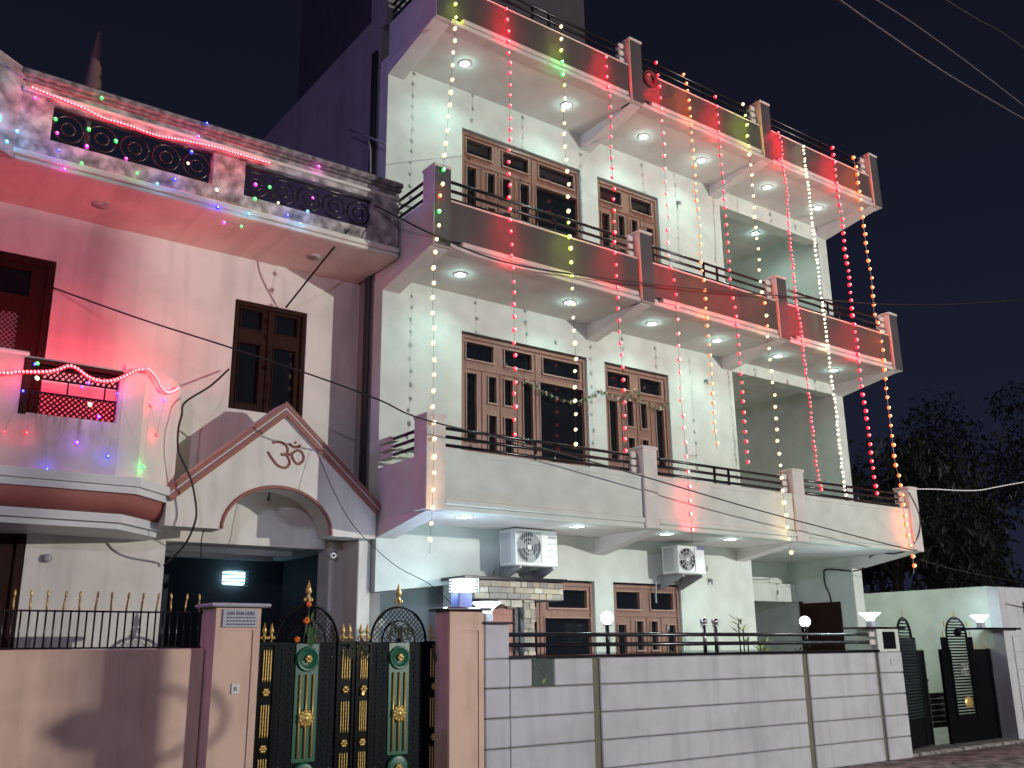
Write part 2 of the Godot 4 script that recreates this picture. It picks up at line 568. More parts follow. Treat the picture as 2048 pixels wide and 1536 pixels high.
func main_house():
	var h := thing("house", "white three storey house with taupe balcony fronts and brown wooden windows", "house", Vector3(9.7, 0, 0))
	var win_a := [6.07, 8.31]
	var win_b := [8.66, 10.02]
	# street wall of each floor
	var g := G.new()
	g.plate(4.84, 11.68, 0.0, 3.18, -0.23, 0.0, [[win_a[0], win_a[1], 0.12, 2.57], [win_b[0], win_b[1], 0.12, 2.57], [4.84, 5.95, 0.0, 2.48]])
	g.prism(PackedVector2Array([Vector2(4.84, 2.34), Vector2(5.95, 2.46), Vector2(5.95, 2.48), Vector2(4.84, 2.48)]), -0.23, 0.0)
	part(h, "ground_floor_wall", g, M.plaster_white)
	g = G.new()
	g.box(4.84, 7.6, 0.0, 3.18, -1.1, -0.9)
	part(h, "recess_wall", g, M.plaster_white)
	g = G.new()
	g.plate(4.84, 14.66, 3.3, 6.38, -0.23, 0.0, [[win_a[0], win_a[1], 3.34, 5.86], [win_b[0], win_b[1], 3.34, 5.86], [11.57, 14.39, 3.3, 6.18]])
	part(h, "first_floor_wall", g, M.plaster_white)
	g = G.new()
	g.plate(4.84, 14.66, 6.5, 9.58, -0.23, 0.0, [[win_a[0], win_a[1], 6.54, 8.97], [win_b[0], win_b[1], 6.54, 8.97], [11.57, 14.39, 6.5, 9.27]])
	part(h, "second_floor_wall", g, M.plaster_white)
	part(h, "side_wall", bx(4.84, 5.04, 0, 10.55, -8.0, -0.56), M.side_grey)
	g = G.new()
	g.box(4.84, 5.3, 10.25, 14.5, -0.56, -0.09)
	g.box(4.84, 5.04, 0, 10.25, -0.56, -0.23)
	part(h, "stair_tower_wall", g, M.side_grey)
	part(h, "right_wall", bx(14.39, 14.66, 0, 10.2, -8.0, -0.23), M.plaster_white)
	part(h, "porch_corner_pillar", bx(14.39, 14.66, 0, 3.18, -0.23, 0.0), M.plaster_white)
	part(h, "back_wall", bx(5.04, 14.39, 0, 10.2, -8.0, -7.8), M.plaster_white)
	# the open corner rooms
	for f in [[3.3, 6.38], [6.5, 9.58]]:
		g = G.new()
		g.box(11.45, 11.57, f[0], f[1], -3.2, -0.23)
		g.box(11.57, 14.39, f[0], f[1], -3.2, -3.05)
		part(h, "corner_room_wall", g, M.plaster_white)
	g = G.new()
	g.box(11.55, 11.68, 0.0, 3.18, -3.2, -0.23)
	g.box(11.68, 14.39, 2.78, 3.18, -1.6, -1.4)
	g.box(11.68, 14.39, 0.0, 3.18, -3.3, -3.15)
	part(h, "porch_wall", g, M.plaster_white)
	part(h, "porch_loft", bx(11.68, 14.39, 2.45, 2.78, -1.6, -1.25, 0.01), M.plaster_white)
	var d := part(h, "side_door", bx(14.36, 14.39, 0.12, 2.42, -1.12, -0.3, 0.01), M.wood_dark, false)
	part(d, "frame", bx(14.345, 14.39, 0.12, 2.46, -1.18, -1.12, 0.005), M.wood_dark)
	part(d, "handle", tb([Vector3(14.34, 1.2, -0.95), Vector3(14.34, 1.2, -0.8)], 0.012), M.chrome)
	# slabs, beams, posts, parapets
	for k in 3:
		var b: float = SOFFIT[k]
		part(h, "floor_slab" if k < 2 else "roof_slab", bx(4.852, 14.648, b, b + 0.12, -7.8, 1.17), M.ceiling_white)
		if k < 2:
			part(h, "balcony_floor", bx(4.97, 14.6, b + 0.12, b + 0.135, -3.0, 1.05), M.floor_tile)
		var P: Array = POSTS[k]
		for e in [[4.84, 5.09, 0.2], [8.33, 8.53, 0.24], [11.32, 11.54, 0.2], [14.41, 14.655, 0.2]]:
			g = G.new()
			g.prism(PackedVector2Array([Vector2(1.165, b), Vector2(1.165, b - 0.006), Vector2(0.0, b - e[2]), Vector2(0.0, b)]), e[0], e[1], "x")
			part(h, "beam", g, M.ceiling_white)
		for n in 4:
			var x: float = P[n]
			var top: float = [4.27, 7.455, 10.66][k]
			var w := 0.26 if k == 0 else 0.24
			g = G.new()
			g.box(x, x + w, b, top, 0.98, 1.258, 0.008)
			g.box(x - 0.012, x + w + 0.012, top - 0.03, top + 0.012, 0.97, 1.275, 0.008)
			var o := part(h, "post", g, M.post_cream)
			if k > 0:
				part(o, "front_panel", bx(x + 0.012, x + w - 0.006, b + 0.005, top - 0.035, 1.258, 1.266), M.post_slate)
			if n == 3:
				continue
			var x0 := x + w
			var x1: float = P[n + 1]
			var lo: float = b + (0.13 if k > 0 else 0.135)
			var hi: float = [3.83, 7.02, 10.19][k]
			part(h, "balcony_front", bx(x0, x1, lo, hi, 1.07, 1.212), M.fascia_taupe if k > 0 else M.plaster_white)
			part(h, "coping", bx(x0, x1, hi, hi + (0.025 if k > 0 else 0.07), 1.05, 1.222, 0.008), M.trim_cream if k > 0 else M.plaster_white)
			g = G.new()
			var xs := x0 + (0.18 if k > 0 else 0.0)
			g.box(xs, x1 - (0.05 if k > 0 else 0.0), b + 0.065, lo, 1.03, 1.25, 0.012)
			g.box(x0, x1, b - 0.004, b + 0.062, 1.02, 1.23, 0.012)
			part(h, "moulding", g, M.trim_cream if k > 0 else M.plaster_white)
			var rails: Array = [[3.96, 4.06, 4.16], [7.11, 7.23, 7.35], [10.3, 10.42, 10.54]][k]
			for y in rails:
				part(h, "rail", tb([Vector3(x0, y, 1.11), Vector3(x1, y, 1.11)], 0.021, 8), M.black_steel)
			var mid := (x0 + x1) / 2
			for dx in [-0.15, 0.15]:
				part(h, "baluster", tb([Vector3(mid + dx, hi, 1.11), Vector3(mid + dx, rails[2], 1.11)], 0.02, 8), M.black_steel)
			g = G.new()
			for y in rails:
				g.box(x1 - 0.13, x1 - 0.002, y - 0.042, y + 0.042, 1.06, 1.16, 0.012)
			part(h, "rail_bracket", g, M.post_cream)
		# left return of the balcony
		var hi2: float = [3.83, 7.02, 10.19][k]
		part(h, "balcony_side", bx(4.845, 4.965, b + 0.002, hi2, 0.0, 0.98), M.plaster_white)
		part(h, "balcony_side", bx(14.53, 14.65, b + 0.002, hi2, 0.0, 0.98), M.plaster_white)
		for y in [[3.96, 4.06, 4.16], [7.11, 7.23, 7.35], [10.3, 10.42, 10.54]][k]:
			part(h, "side_rail", tb([Vector3(4.9, y, 0.0), Vector3(4.9, y, 0.98)], 0.021, 8), M.black_steel)
			part(h, "side_rail", tb([Vector3(14.59, y, 0.0), Vector3(14.59, y, 0.98)], 0.021, 8), M.black_steel)
		if k == 0:
			g = G.new()
			for y in [3.96, 4.06, 4.16]:
				g.box(4.85, 4.96, y - 0.035, y + 0.035, 0.002, 0.3, 0.01)
			part(h, "rail_bracket", g, M.post_cream)
	part(h, "roof_parapet", bx(14.41, 14.66, 9.7, 10.2, -0.23, 0.0), M.plaster_white)
	part(h, "roof_room", bx(5.6, 10.3, 9.7, 15.2, -5, -2), M.roof_dark)
	# windows
	for f in [[2.56, 0.13], [5.85, 3.35], [8.96, 6.55]]:
		window_a(h, f[0], f[1])
		window_b(h, f[0], f[1])
	# ceiling lights
	for f in [[9.58, 0.58, [5.73, 7.57, 9.17, 10.51, 12.2, 13.66]], [6.38, 0.62, [5.64, 7.48, 9.09, 10.53, 12.03, 13.56]], [3.18, 0.93, [5.5, 7.23, 8.84, 10.15]]]:
		for x in f[2]:
			downlight(h, Vector3(x, f[0], f[1]), f[0] < 4.0)
	downlight(h, Vector3(13.59, 9.58, -0.85), false)
	# small plates and hooks on the walls
	for q in [[10.66, 2.66], [10.88, 5.9], [10.49, 9.02]]:
		g = G.new(true)
		g.lathe([Vector2(0.03, 0), Vector2(0.03, 0.03), Vector2(0.012, 0.035), Vector2(0.012, 0.07), Vector2(0, 0.07)], Vector3(q[0], q[1], 0), 10, Basis(Vector3.RIGHT, PI / 2))
		g.tube([Vector3(q[0], q[1], 0.06), Vector3(q[0] - 0.01, q[1] - 0.07, 0.07)], 0.016)
		part(h, "wall_hook", g, M.metal_grey)
	part(h, "switch_plate", bx(10.33, 10.52, 4.6, 4.78, 0.0, 0.02, 0.006), M.metal_white)
	part(h, "vent_plug", bx(7.69, 7.74, 5.96, 6.02, 0.0, 0.015, 0.006), M.metal_grey)
	entrance(h)
	# pipes down the side wall and the aerial bracket
	for z in [-0.38, -0.3]:
		part(h, "drain_pipe", tb([Vector3(4.8, 3.0, z), Vector3(4.8, 9.9, z)], 0.025, 8), M.plastic_dark)
	part(h, "aerial_arm", tb([Vector3(4.7, 8.867, -0.84), Vector3(4.7, 8.135, 0.25)], 0.016), M.wire_grey)
	part(h, "aerial_stay", tb([Vector3(4.7, 8.455, -0.273), Vector3(4.7, 8.25, -0.19), Vector3(4.7, 7.9, -0.17)], 0.012), M.wire_grey)
	g = G.new(true)
	for r in [0.1, 0.125, 0.14]:
		var ring := []
		for k in 21:
			ring.append(Vector3(8.72 + r * cos(TAU * k / 20.0), 10.12 + r * 0.95 * sin(TAU * k / 20.0), 1.22 + r * 0.1))
		g.tube(ring, 0.02)
	solo("cable_coil", g, M.wire_black, "black coil of cable hanging on the roof edge beside a parapet post", "cable coil")


func window_part(h: Node3D, x0: float, x1: float, y0: float, y1: float, panes: Array, grooves: Array):
	var holes := []
	for p in panes:
		holes.append([p[0], p[1], p[2], p[3]])
	var g := G.new()
	g.plate(x0 + 0.015, x1 - 0.015, y0, y1 - 0.02, -0.12, -0.05, holes)
	var w := part(h, "window", g, M.wood)
	g = G.new()
	g.box(x0 + 0.015, x0 + 0.06, y0, y1 - 0.02, -0.05, -0.03, 0.005)
	g.box(x1 - 0.06, x1 - 0.015, y0, y1 - 0.02, -0.05, -0.03, 0.005)
	g.box(x0 + 0.06, x1 - 0.06, y1 - 0.07, y1 - 0.02, -0.05, -0.03, 0.005)
	for q in grooves:
		g.box(q[0], q[1], q[2], q[3], -0.05, -0.037, 0.004)
	part(w, "frame", g, M.wood)
	for p in panes:
		part(w, "pane", bx(p[0] - 0.01, p[1] + 0.01, p[2] - 0.01, p[3] + 0.01, -0.1, -0.09), M.glass_dark)
		g = G.new()
		var b := 0.016
		g.box(p[0] - b, p[0], p[2] - b, p[3] + b, -0.05, -0.028, 0.004)
		g.box(p[1], p[1] + b, p[2] - b, p[3] + b, -0.05, -0.028, 0.004)
		g.box(p[0], p[1], p[3], p[3] + b, -0.05, -0.028, 0.004)
		g.box(p[0] - b * 1.3, p[1] + b * 1.3, p[2] - b * 1.5, p[2], -0.0505, -0.015, 0.004)
		part(w, "pane_bead", g, M.wood_bead)
	var back := bx(x0, x1, y0 - 0.05, y1 + 0.02, -0.2, -0.13)
	part(w, "backing", back, M.plastic_dark)


func window_a(h: Node3D, t: float, bottom: float):
	var p := [[6.17, 6.62, t - 0.36, t - 0.12], [6.82, 7.29, t - 0.36, t - 0.12], [7.5, 8.19, t - 0.36, t - 0.12], [6.18, 6.34, t - 1.5, t - 0.56], [7.14, 7.3, t - 1.45, t - 0.55], [7.44, 8.25, t - 1.62, t - 0.5]]
	for x in [[6.54, 6.67], [6.81, 6.95]]:
		p.append([x[0], x[1], t - 0.93, t - 0.56])
		p.append([x[0], x[1], t - 1.6, t - 1.11])
	window_part(h, 6.07, 8.31, bottom, t, p, [[6.13, 7.36, t - 0.5, t - 0.47], [6.43, 6.46, bottom + 0.05, t - 0.5], [6.735, 6.755, bottom + 0.05, t - 0.5], [7.03, 7.06, bottom + 0.05, t - 0.5], [7.36, 7.42, bottom + 0.05, t - 0.1]])


func window_b(h: Node3D, t: float, bottom: float):
	var p := [[8.74, 9.2, t - 0.36, t - 0.12], [9.42, 9.88, t - 0.36, t - 0.12], [8.76, 8.92, t - 1.5, t - 0.58], [9.74, 9.9, t - 1.5, t - 0.58]]
	for x in [[9.12, 9.25], [9.41, 9.54]]:
		p.append([x[0], x[1], t - 0.93, t - 0.53])
		p.append([x[0], x[1], t - 1.6, t - 1.11])
	window_part(h, 8.66, 10.02, bottom, t, p, [[8.72, 9.96, t - 0.47, t - 0.44], [9.01, 9.04, bottom + 0.05, t - 0.47], [9.325, 9.345, bottom + 0.05, t - 0.47], [9.62, 9.65, bottom + 0.05, t - 0.47]])


func downlight(h: Node3D, at: Vector3, square: bool):
	var g := G.new(not square)
	var l := G.new(not square)
	if square:
		g.box(at.x - 0.085, at.x + 0.085, at.y - 0.012, at.y - 0.002, at.z - 0.085, at.z + 0.085, 0.004)
		l.box(at.x - 0.065, at.x + 0.065, at.y - 0.018, at.y - 0.0125, at.z - 0.065, at.z + 0.065)
	else:
		g.lathe([Vector2(0.09, 0), Vector2(0.085, -0.014), Vector2(0.07, -0.014)], at, 16)
		l.lathe([Vector2(0.072, -0.012), Vector2(0.05, -0.022), Vector2(0, -0.025)], at, 16)
	var d := part(h, "downlight", g, M.metal_white)
	part(d, "light_lens", l, M.lens_cool)
	var s := SpotLight3D.new()
	s.name = "downlight_beam"
	s.light_color = Color(0.79, 1.0, 0.965) if not square else Color(0.82, 0.98, 0.99)
	s.light_energy = 0.95 if not square else 0.9
	s.light_size = 0.05
	s.spot_angle = 76.0
	s.spot_angle_attenuation = 0.9
	s.spot_range = 14.0
	s.spot_attenuation = 2.0
	s.shadow_enabled = true
	h.add_child(s, true)
	s.position = at + Vector3(0, -0.05, 0) - h.position
	s.rotation = Vector3(-PI / 2, 0, 0)
	omni(h, at + Vector3(0, -0.055, 0), s.light_color, 0.045, 0.03)


func entrance(h: Node3D):
	var c := part(h, "entrance_canopy", bx(5.75, 7.36, 2.49, 2.53, 0.02, 0.56, 0.005), M.granite)
	part(h, "canopy_core", bx(5.95, 7.33, 2.26, 2.49, 0.0, 0.47), M.concrete)
	part(h, "entrance_column", bx(6.7, 6.86, 0.12, 2.26, 0.32, 0.47), M.concrete)
	var y := 2.265
	var row := 0
	while y < 2.47:
		var x := 5.95 - rng.randf() * 0.06
		while x < 7.32:
			var w := rng.randf_range(0.09, 0.19)
			var x1: float = minf(x + w, 7.34)
			part(c, "stone_tile", bx(maxf(x, 5.94) + 0.002, x1 - 0.002, y + 0.002, y + 0.071, 0.472, 0.485 + rng.randf() * 0.022, 0.004), M["stone_%d" % rng.randi_range(0, 2)])
			x = x1
		y += 0.074
		row += 1
	y = 0.2
	while y < 2.24:
		var hh := rng.randf_range(0.06, 0.12)
		var sp := rng.randf_range(0.05, 0.11)
		var top: float = minf(y + hh, 2.255)
		for q in [[6.695, 6.695 + sp], [6.695 + sp, 6.865]]:
			part(c, "stone_tile", bx(q[0] + 0.002, q[1] - 0.002, y + 0.002, top - 0.002, 0.472, 0.485 + rng.randf() * 0.02, 0.004), M["stone_%d" % rng.randi_range(0, 2)])
		y += hh
	for q in [[6.32, 6.42, 2.2, 2.255], [6.42, 6.5, 2.18, 2.255], [6.52, 6.69, 2.17, 2.255]]:
		part(c, "stone_tile", bx(q[0], q[1], q[2], q[3], 0.43, 0.47, 0.004), M.stone_1)
	var d := part(h, "entrance_door", bx(5.96, 6.6, 0.15, 2.15, 0.34, 0.39, 0.006), M.door_red)
	part(d, "door_panel", bx(6.05, 6.52, 1.7, 2.08, 0.39, 0.4, 0.004), M.door_red)
	part(d, "door_frame", bx(6.6, 6.66, 0.15, 2.16, 0.32, 0.42, 0.006), M.plastic_dark)


# ---------------------------------------------------------------- the house on the left
func stain_mat(called: String, base: Color, x0: float, x1: float, seed_: int) -> StandardMaterial3D:
	var im := Image.create(256, 128, false, Image.FORMAT_RGB8)
	var f := FastNoiseLite.new()
	f.seed = seed_
	f.frequency = 0.03
	for y in 128:
		for x in 256:
			var u := x / 256.0
			var v := y / 128.0
			var k := 0.94 + 0.08 * f.get_noise_2d(x, y)
			if u > x0 and u < x1 and v > 0.45:
				var streak := clampf(f.get_noise_2d(x * 2.2, y * 0.35 + 300.0) * 1.6 + 0.35, 0.0, 1.0)
				var e: float = clampf((u - x0) / 0.06, 0, 1) * clampf((x1 - u) / 0.15, 0, 1)
				k *= 1.0 - 0.8 * streak * e * exp(-(v - 0.45) * 9.0)
			im.set_pixel(x, y, Color(base.r * k, base.g * k, base.b * k))
	var m := StandardMaterial3D.new()
	m.resource_name = called
	m.albedo_texture = ImageTexture.create_from_image(im)
	m.roughness = 0.85
	M[called] = m
	return m


func left_house():
	var h := thing("decorated_house", "old pinkish white house on the left with a gabled porch and red rope lights", "house", Vector3(2.0, 0, -0.65))
	var g := G.new()
	g.plate(-3.0, 4.84, 2.88, 6.46, -0.88, -0.65, [[3.14, 4.1, 4.5, 5.9], [-0.6, 1.08, 3.3, 5.9]])
	part(h, "upper_wall", g, M.plaster_left)
	g = G.new()
	g.plate(-3.0, 2.54, 0.0, 2.88, -0.88, -0.65, [[-0.6, 1.12, 0.1, 2.87]])
	part(h, "ground_wall", g, M.plaster_left)
	part(h, "roof_slab", bx(-3.0, 4.8, 6.46, 6.58, -6.0, 0.43), M.plaster_left)
	# parapet with openings
	g = G.new()
	g.plate(0.38, 4.8, 6.58, 7.36, 0.3, 0.45, [[0.69, 2.39, 6.78, 7.2], [2.76, 4.43, 6.75, 7.18]])
	part(h, "parapet", g, M.plaster_aged)
	g = G.new()
	g.box(0.36, 4.8, 6.462, 6.51, 0.31, 0.475, 0.01)
	g.box(0.36, 4.8, 6.512, 6.578, 0.31, 0.5, 0.01)
	part(h, "moulding", g, M.plaster_left)
	g = G.new()
	g.box(0.36, 4.82, 7.36, 7.4, 0.26, 0.5, 0.01)
	g.box(0.35, 4.82, 7.4, 7.47, 0.24, 0.54, 0.012)
	part(h, "coping", g, M.coping_aged)
	g = G.new()
	g.box(0.38, 4.8, 7.25, 7.29, 0.45, 0.49, 0.01)
	part(h, "moulding", g, M.plaster_left)
	# the parapet turns forward at its left end
	g = G.new()
	var dirv := Vector2(-0.8, 0.6)
	for q in [[6.47, 7.36, 0.12, 0.0], [7.36, 7.47, 0.2, 0.04], [6.462, 6.578, 0.18, 0.03]]:
		var n := Vector2(0.6, 0.8)
		var a: Vector2 = Vector2(0.38, 0.45) + n * float(q[3])
		var b: Vector2 = a + dirv * 2.2
		g.prism(PackedVector2Array([a, b, b - n * float(q[2]), a - n * float(q[2])]), q[0], q[1], "y")
	part(h, "parapet", g, M.plaster_aged)
	for o in [[0.69, 2.39, 6.78, 7.2], [2.76, 4.43, 6.75, 7.18]]:
		g = G.new(true)
		var n := 5
		for k in n:
			var cx: float = lerpf(o[0], o[1], (k + 0.5) / n)
			var cy: float = (o[2] + o[3]) / 2
			for r in [0.15, 0.07]:
				var ring := []
				for j in 17:
					ring.append(Vector3(cx + r * cos(TAU * j / 16.0), cy + r * sin(TAU * j / 16.0), 0.37))
				g.tube(ring, 0.013, 5)
		g.tube([Vector3(o[0], o[2] + 0.02, 0.37), Vector3(o[1], o[2] + 0.02, 0.37)], 0.014, 5)
		g.tube([Vector3(o[0], o[3] - 0.02, 0.37), Vector3(o[1], o[3] - 0.02, 0.37)], 0.014, 5)
		part(h, "parapet_grille", g, M.black_steel)
	part(h, "roof_dark_block", bx(0.0, 4.6, 6.6, 7.1, -2.2, -1.6), M.plastic_dark)  # dark block added behind the parapet openings to keep them dark
	for x in [1.35, 3.9]:
		g = G.new(true)
		g.lathe([Vector2(0.09, 0), Vector2(0.09, -0.02), Vector2(0.06, -0.03), Vector2(0, -0.03)], Vector3(x, 6.459, -0.1), 14)
		part(h, "ceiling_rose", g, M.plaster_aged)
	# window over the porch
	g = G.new()
	var panes := [[3.24, 3.51, 5.56, 5.8], [3.7, 3.98, 5.56, 5.8], [3.24, 3.5, 4.6, 5.36], [3.69, 3.97, 4.6, 5.36]]
	g.plate(3.15, 4.09, 4.5, 5.89, -0.75, -0.69, panes)
	g.box(3.15, 3.2, 4.5, 5.89, -0.69, -0.66, 0.006)
	g.box(4.04, 4.09, 4.5, 5.89, -0.69, -0.66, 0.006)
	g.box(3.2, 4.04, 5.84, 5.89, -0.69, -0.66, 0.006)
	g.box(3.59, 3.63, 4.5, 5.84, -0.69, -0.67, 0.006)
	var w := part(h, "window", g, M.wood_dark)
	for p in panes:
		part(w, "pane", bx(p[0], p[1], p[2], p[3], -0.735, -0.725), M.glass_dark)
		g = G.new()
		g.box(p[0] - 0.015, p[0], p[2] - 0.015, p[3] + 0.015, -0.69, -0.675, 0.004)
		g.box(p[1], p[1] + 0.015, p[2] - 0.015, p[3] + 0.015, -0.69, -0.675, 0.004)
		g.box(p[0], p[1], p[2] - 0.015, p[2], -0.69, -0.675, 0.004)
		g.box(p[0], p[1], p[3], p[3] + 0.015, -0.69, -0.675, 0.004)
		part(w, "pane_bead", g, M.wood_dark)
	part(w, "backing", bx(3.14, 4.1, 4.45, 5.9, -0.86, -0.77), M.plastic_dark)
	# balcony door with mesh
	g = G.new()
	g.plate(-0.6, 1.07, 3.3, 5.89, -0.76, -0.69, [[-0.4, 0.85, 5.45, 5.75], [-0.4, 0.78, 4.3, 5.25]])
	g.box(1.0, 1.07, 3.3, 5.89, -0.69, -0.655, 0.006)
	g.box(-0.6, 1.0, 5.82, 5.89, -0.69, -0.655, 0.006)
	w = part(h, "balcony_door", g, M.wood_dark)
	part(w, "pane", bx(-0.4, 0.85, 5.45, 5.75, -0.74, -0.73), M.glass_dark)
	part(w, "backing", bx(-0.6, 1.08, 3.3, 5.9, -0.88, -0.78), M.plastic_dark)
	part(w, "wire_mesh", lattice(-0.4, 0.78, 4.3, 5.25, -0.72, 0.055, 0.0035), M.metal_grey, true)
	# balcony: front with an opening, chamfered corner, red cove and rings below
	g = G.new()
	g.uvr = Rect2(0.0, 3.36, 1.87, 1.14)
	g.plate(-3.0, 1.87, 3.36, 4.46, 0.3, 0.45, [[0.79, 1.62, 3.9, 4.4]])
	part(h, "balcony_front", g, stain_mat("balcony_stained", lin(0.58, 0.55, 0.5), 0.38, 0.86, 8))
	g = G.new()
	g.box(0.72, 1.64, 4.4, 4.44, 0.24, 0.47, 0.008)
	g.box(0.72, 0.79, 3.88, 4.42, 0.2, 0.46, 0.006)
	part(h, "balcony_opening_frame", g, M.wood_dark)
	part(h, "balcony_post", bx(-3.0, 0.76, 4.46, 4.5, 0.25, 0.465, 0.01), M.plaster_left)
	g = G.new()
	g.prism(PackedVector2Array([Vector2(1.87, 0.45), Vector2(2.4, -0.08), Vector2(2.4, -0.65), Vector2(2.25, -0.65), Vector2(2.25, -0.15), Vector2(1.8, 0.3), Vector2(1.66, 0.3), Vector2(1.66, 0.452)]), 3.36, 4.54, "y")
	part(h, "balcony_corner", g, M.plaster_left)
	for q in [[3.27, 3.36, 0.06], [3.2, 3.268, 0.02], [2.93, 3.02, 0.0], [2.87, 2.928, -0.06]]:
		var o: float = q[2] - (0.0 if q[0] > 3.1 else 0.16)
		g = G.new()
		g.prism(PackedVector2Array([Vector2(-3, 0.45 + o), Vector2(1.87 + o * 0.4, 0.45 + o), Vector2(2.42 + o * 0.4, -0.1 + o), Vector2(2.42 + o * 0.4, -0.65), Vector2(-3, -0.65)]), q[0], q[1], "y")
		part(h, "balcony_moulding", g, M.metal_white)
	g = G.new(true)
	var path := [Vector3(-3, 0, 0.42), Vector3(1.86, 0, 0.42), Vector3(2.4, 0, -0.12)]
	var nrm := [Vector3(0, 0, 1), Vector3(0.38, 0, 0.92), Vector3(0.707, 0, 0.707)]
	for i in 2:
		for k in 6:
			var a := PI * 0.5 * k / 6.0
			var b2 := PI * 0.5 * (k + 1) / 6.0
			var fa: float = -0.16 * (1.0 - cos(a))
			var fb: float = -0.16 * (1.0 - cos(b2))
			var ya: float = 3.2 - 0.19 * sin(a)
			var yb: float = 3.2 - 0.19 * sin(b2)
			var A: Vector3 = path[i] + nrm[i] * fa + Vector3(0, ya, 0)
			var B: Vector3 = path[i + 1] + nrm[i + 1] * fa + Vector3(0, ya, 0)
			var C: Vector3 = path[i + 1] + nrm[i + 1] * fb + Vector3(0, yb, 0)
			var D: Vector3 = path[i] + nrm[i] * fb + Vector3(0, yb, 0)
			g.quad(A, B, C, D, nrm[i] + Vector3(0, -0.3, 0))
	part(h, "balcony_cove", g, M.cove_red)
	g = G.new()
	g.prism(PackedVector2Array([Vector2(-3, 0.2), Vector2(1.8, 0.2), Vector2(2.3, -0.3), Vector2(2.3, -0.65), Vector2(-3, -0.65)]), 2.99, 3.22, "y")
	part(h, "balcony_slab", g, M.cove_red)
	g = G.new()
	g.tube([Vector3(0.79, 4.13, 0.37), Vector3(1.62, 4.13, 0.37)], 0.011, 5)
	g.tube([Vector3(0.79, 4.27, 0.37), Vector3(1.62, 4.27, 0.37)], 0.011, 5)
	g.tube([Vector3(1.15, 4.13, 0.37), Vector3(1.15, 4.27, 0.37)], 0.009, 5)
	g.tube([Vector3(1.5, 4.13, 0.37), Vector3(1.5, 4.27, 0.37)], 0.009, 5)
	part(h, "balcony_grille", g, M.black_steel)
	part(h, "grille_mesh", lattice(0.79, 1.62, 3.9, 4.12, 0.37, 0.055, 0.009), M.wood_dark, true)
	part(h, "grille_mesh", lattice(0.79, 1.62, 4.28, 4.4, 0.37, 0.055, 0.009), M.wood_dark, true)
	# gabled porch front
	var poly := PackedVector2Array([Vector2(2.3, 2.96), Vector2(2.92, 2.96)])
	for k in 25:
		var a := PI - PI * k / 24.0
		poly.append(Vector2(3.565 + 0.645 * cos(a), 2.965 + 0.5 * sin(a)))
	poly.append_array([Vector2(4.21, 2.96), Vector2(4.8, 2.96), Vector2(4.8, 3.28), Vector2(3.58, 4.34), Vector2(2.36, 3.27), Vector2(2.3, 3.27)])
	g = G.new()
	g.prism(poly, -0.3, 0.05)
	part(h, "porch_gable", g, M.plaster_left)
	for q in [[0.0, 0.055, 0.1], [0.085, 0.13, 0.09]]:
		g = G.new()
		for e in [[Vector2(2.32, 3.24), Vector2(3.58, 4.345)], [Vector2(4.8, 3.28), Vector2(3.58, 4.345)]]:
			var u: Vector2 = (e[1] - e[0]).normalized()
			var nn := Vector2(-u.y, u.x)
			if nn.y < 0:
				nn = -nn
			g.prism(PackedVector2Array([e[0] + nn * (q[0] - 0.03), e[1] + Vector2(0, q[0] - 0.03) * 1.33, e[1] + Vector2(0, q[1] - 0.03) * 1.33, e[0] + nn * (q[1] - 0.03)]), 0.0, q[2])
		part(h, "gable_moulding", g, M.brown_trim)
	g = G.new()
	for e in [[Vector2(2.32, 3.24), Vector2(3.58, 4.345)], [Vector2(4.8, 3.28), Vector2(3.58, 4.345)]]:
		var u: Vector2 = (e[1] - e[0]).normalized()
		var nn := Vector2(-u.y, u.x)
		if nn.y < 0:
			nn = -nn
		g.prism(PackedVector2Array([e[0] - nn * 0.03, e[1] - Vector2(0, 0.04), e[1] + Vector2(0, 0.138), e[0] + nn * 0.099]), -0.3, 0.078)
	part(h, "gable_cornice", g, M.trim_cream)
	var arc := []
	for k in 25:
		var a := PI - PI * k / 24.0
		arc.append(Vector3(3.565 + 0.655 * cos(a), 2.965 + 0.51 * sin(a), 0.052))
	part(h, "arch_band", tb(arc, 0.022, 6), M.brown_trim)
	# the om sign in relief
	g = G.new(true)
	for s in [[Vector2(3.44, 3.98), Vector2(3.51, 4.0), Vector2(3.57, 3.99), Vector2(3.62, 3.95), Vector2(3.63, 3.9), Vector2(3.61, 3.865), Vector2(3.55, 3.855)], [Vector2(3.61, 3.865), Vector2(3.65, 3.81), Vector2(3.66, 3.76), Vector2(3.63, 3.715), Vector2(3.58, 3.705), Vector2(3.51, 3.73), Vector2(3.45, 3.79), Vector2(3.39, 3.87)], [Vector2(3.64, 3.86), Vector2(3.68, 3.88), Vector2(3.72, 3.91), Vector2(3.77, 3.93), Vector2(3.82, 3.89), Vector2(3.83, 3.82), Vector2(3.78, 3.77), Vector2(3.73, 3.78), Vector2(3.69, 3.84), Vector2(3.69, 3.87)], [Vector2(3.64, 3.995), Vector2(3.69, 3.962), Vector2(3.74, 3.962), Vector2(3.785, 3.99)]]:
		var p3 := []
		for q in s:
			p3.append(Vector3(q.x, q.y, 0.053))
		g.tube(smooth(p3, 4), 0.016, 6)
	g.ball(Vector3(3.72, 4.015, 0.053), 0.016)
	part(h, "om_relief", g, M.brown_trim)
	# inside the porch
	part(h, "porch_wall", bx(2.3, 5.0, 0.0, 3.1, -2.8, -2.6), mat("porch_shade", lin(0.018, 0.02, 0.03), 0.8, 0.0, "blotch", 0.6))  # near-black colour carries the darkness of the unlit porch
	part(h, "porch_shaded_side", bx(4.78, 4.838, 0.0, 2.9, -2.6, -0.88), M.porch_shade)  # thin dark sheet added so this side of the porch stays in shade
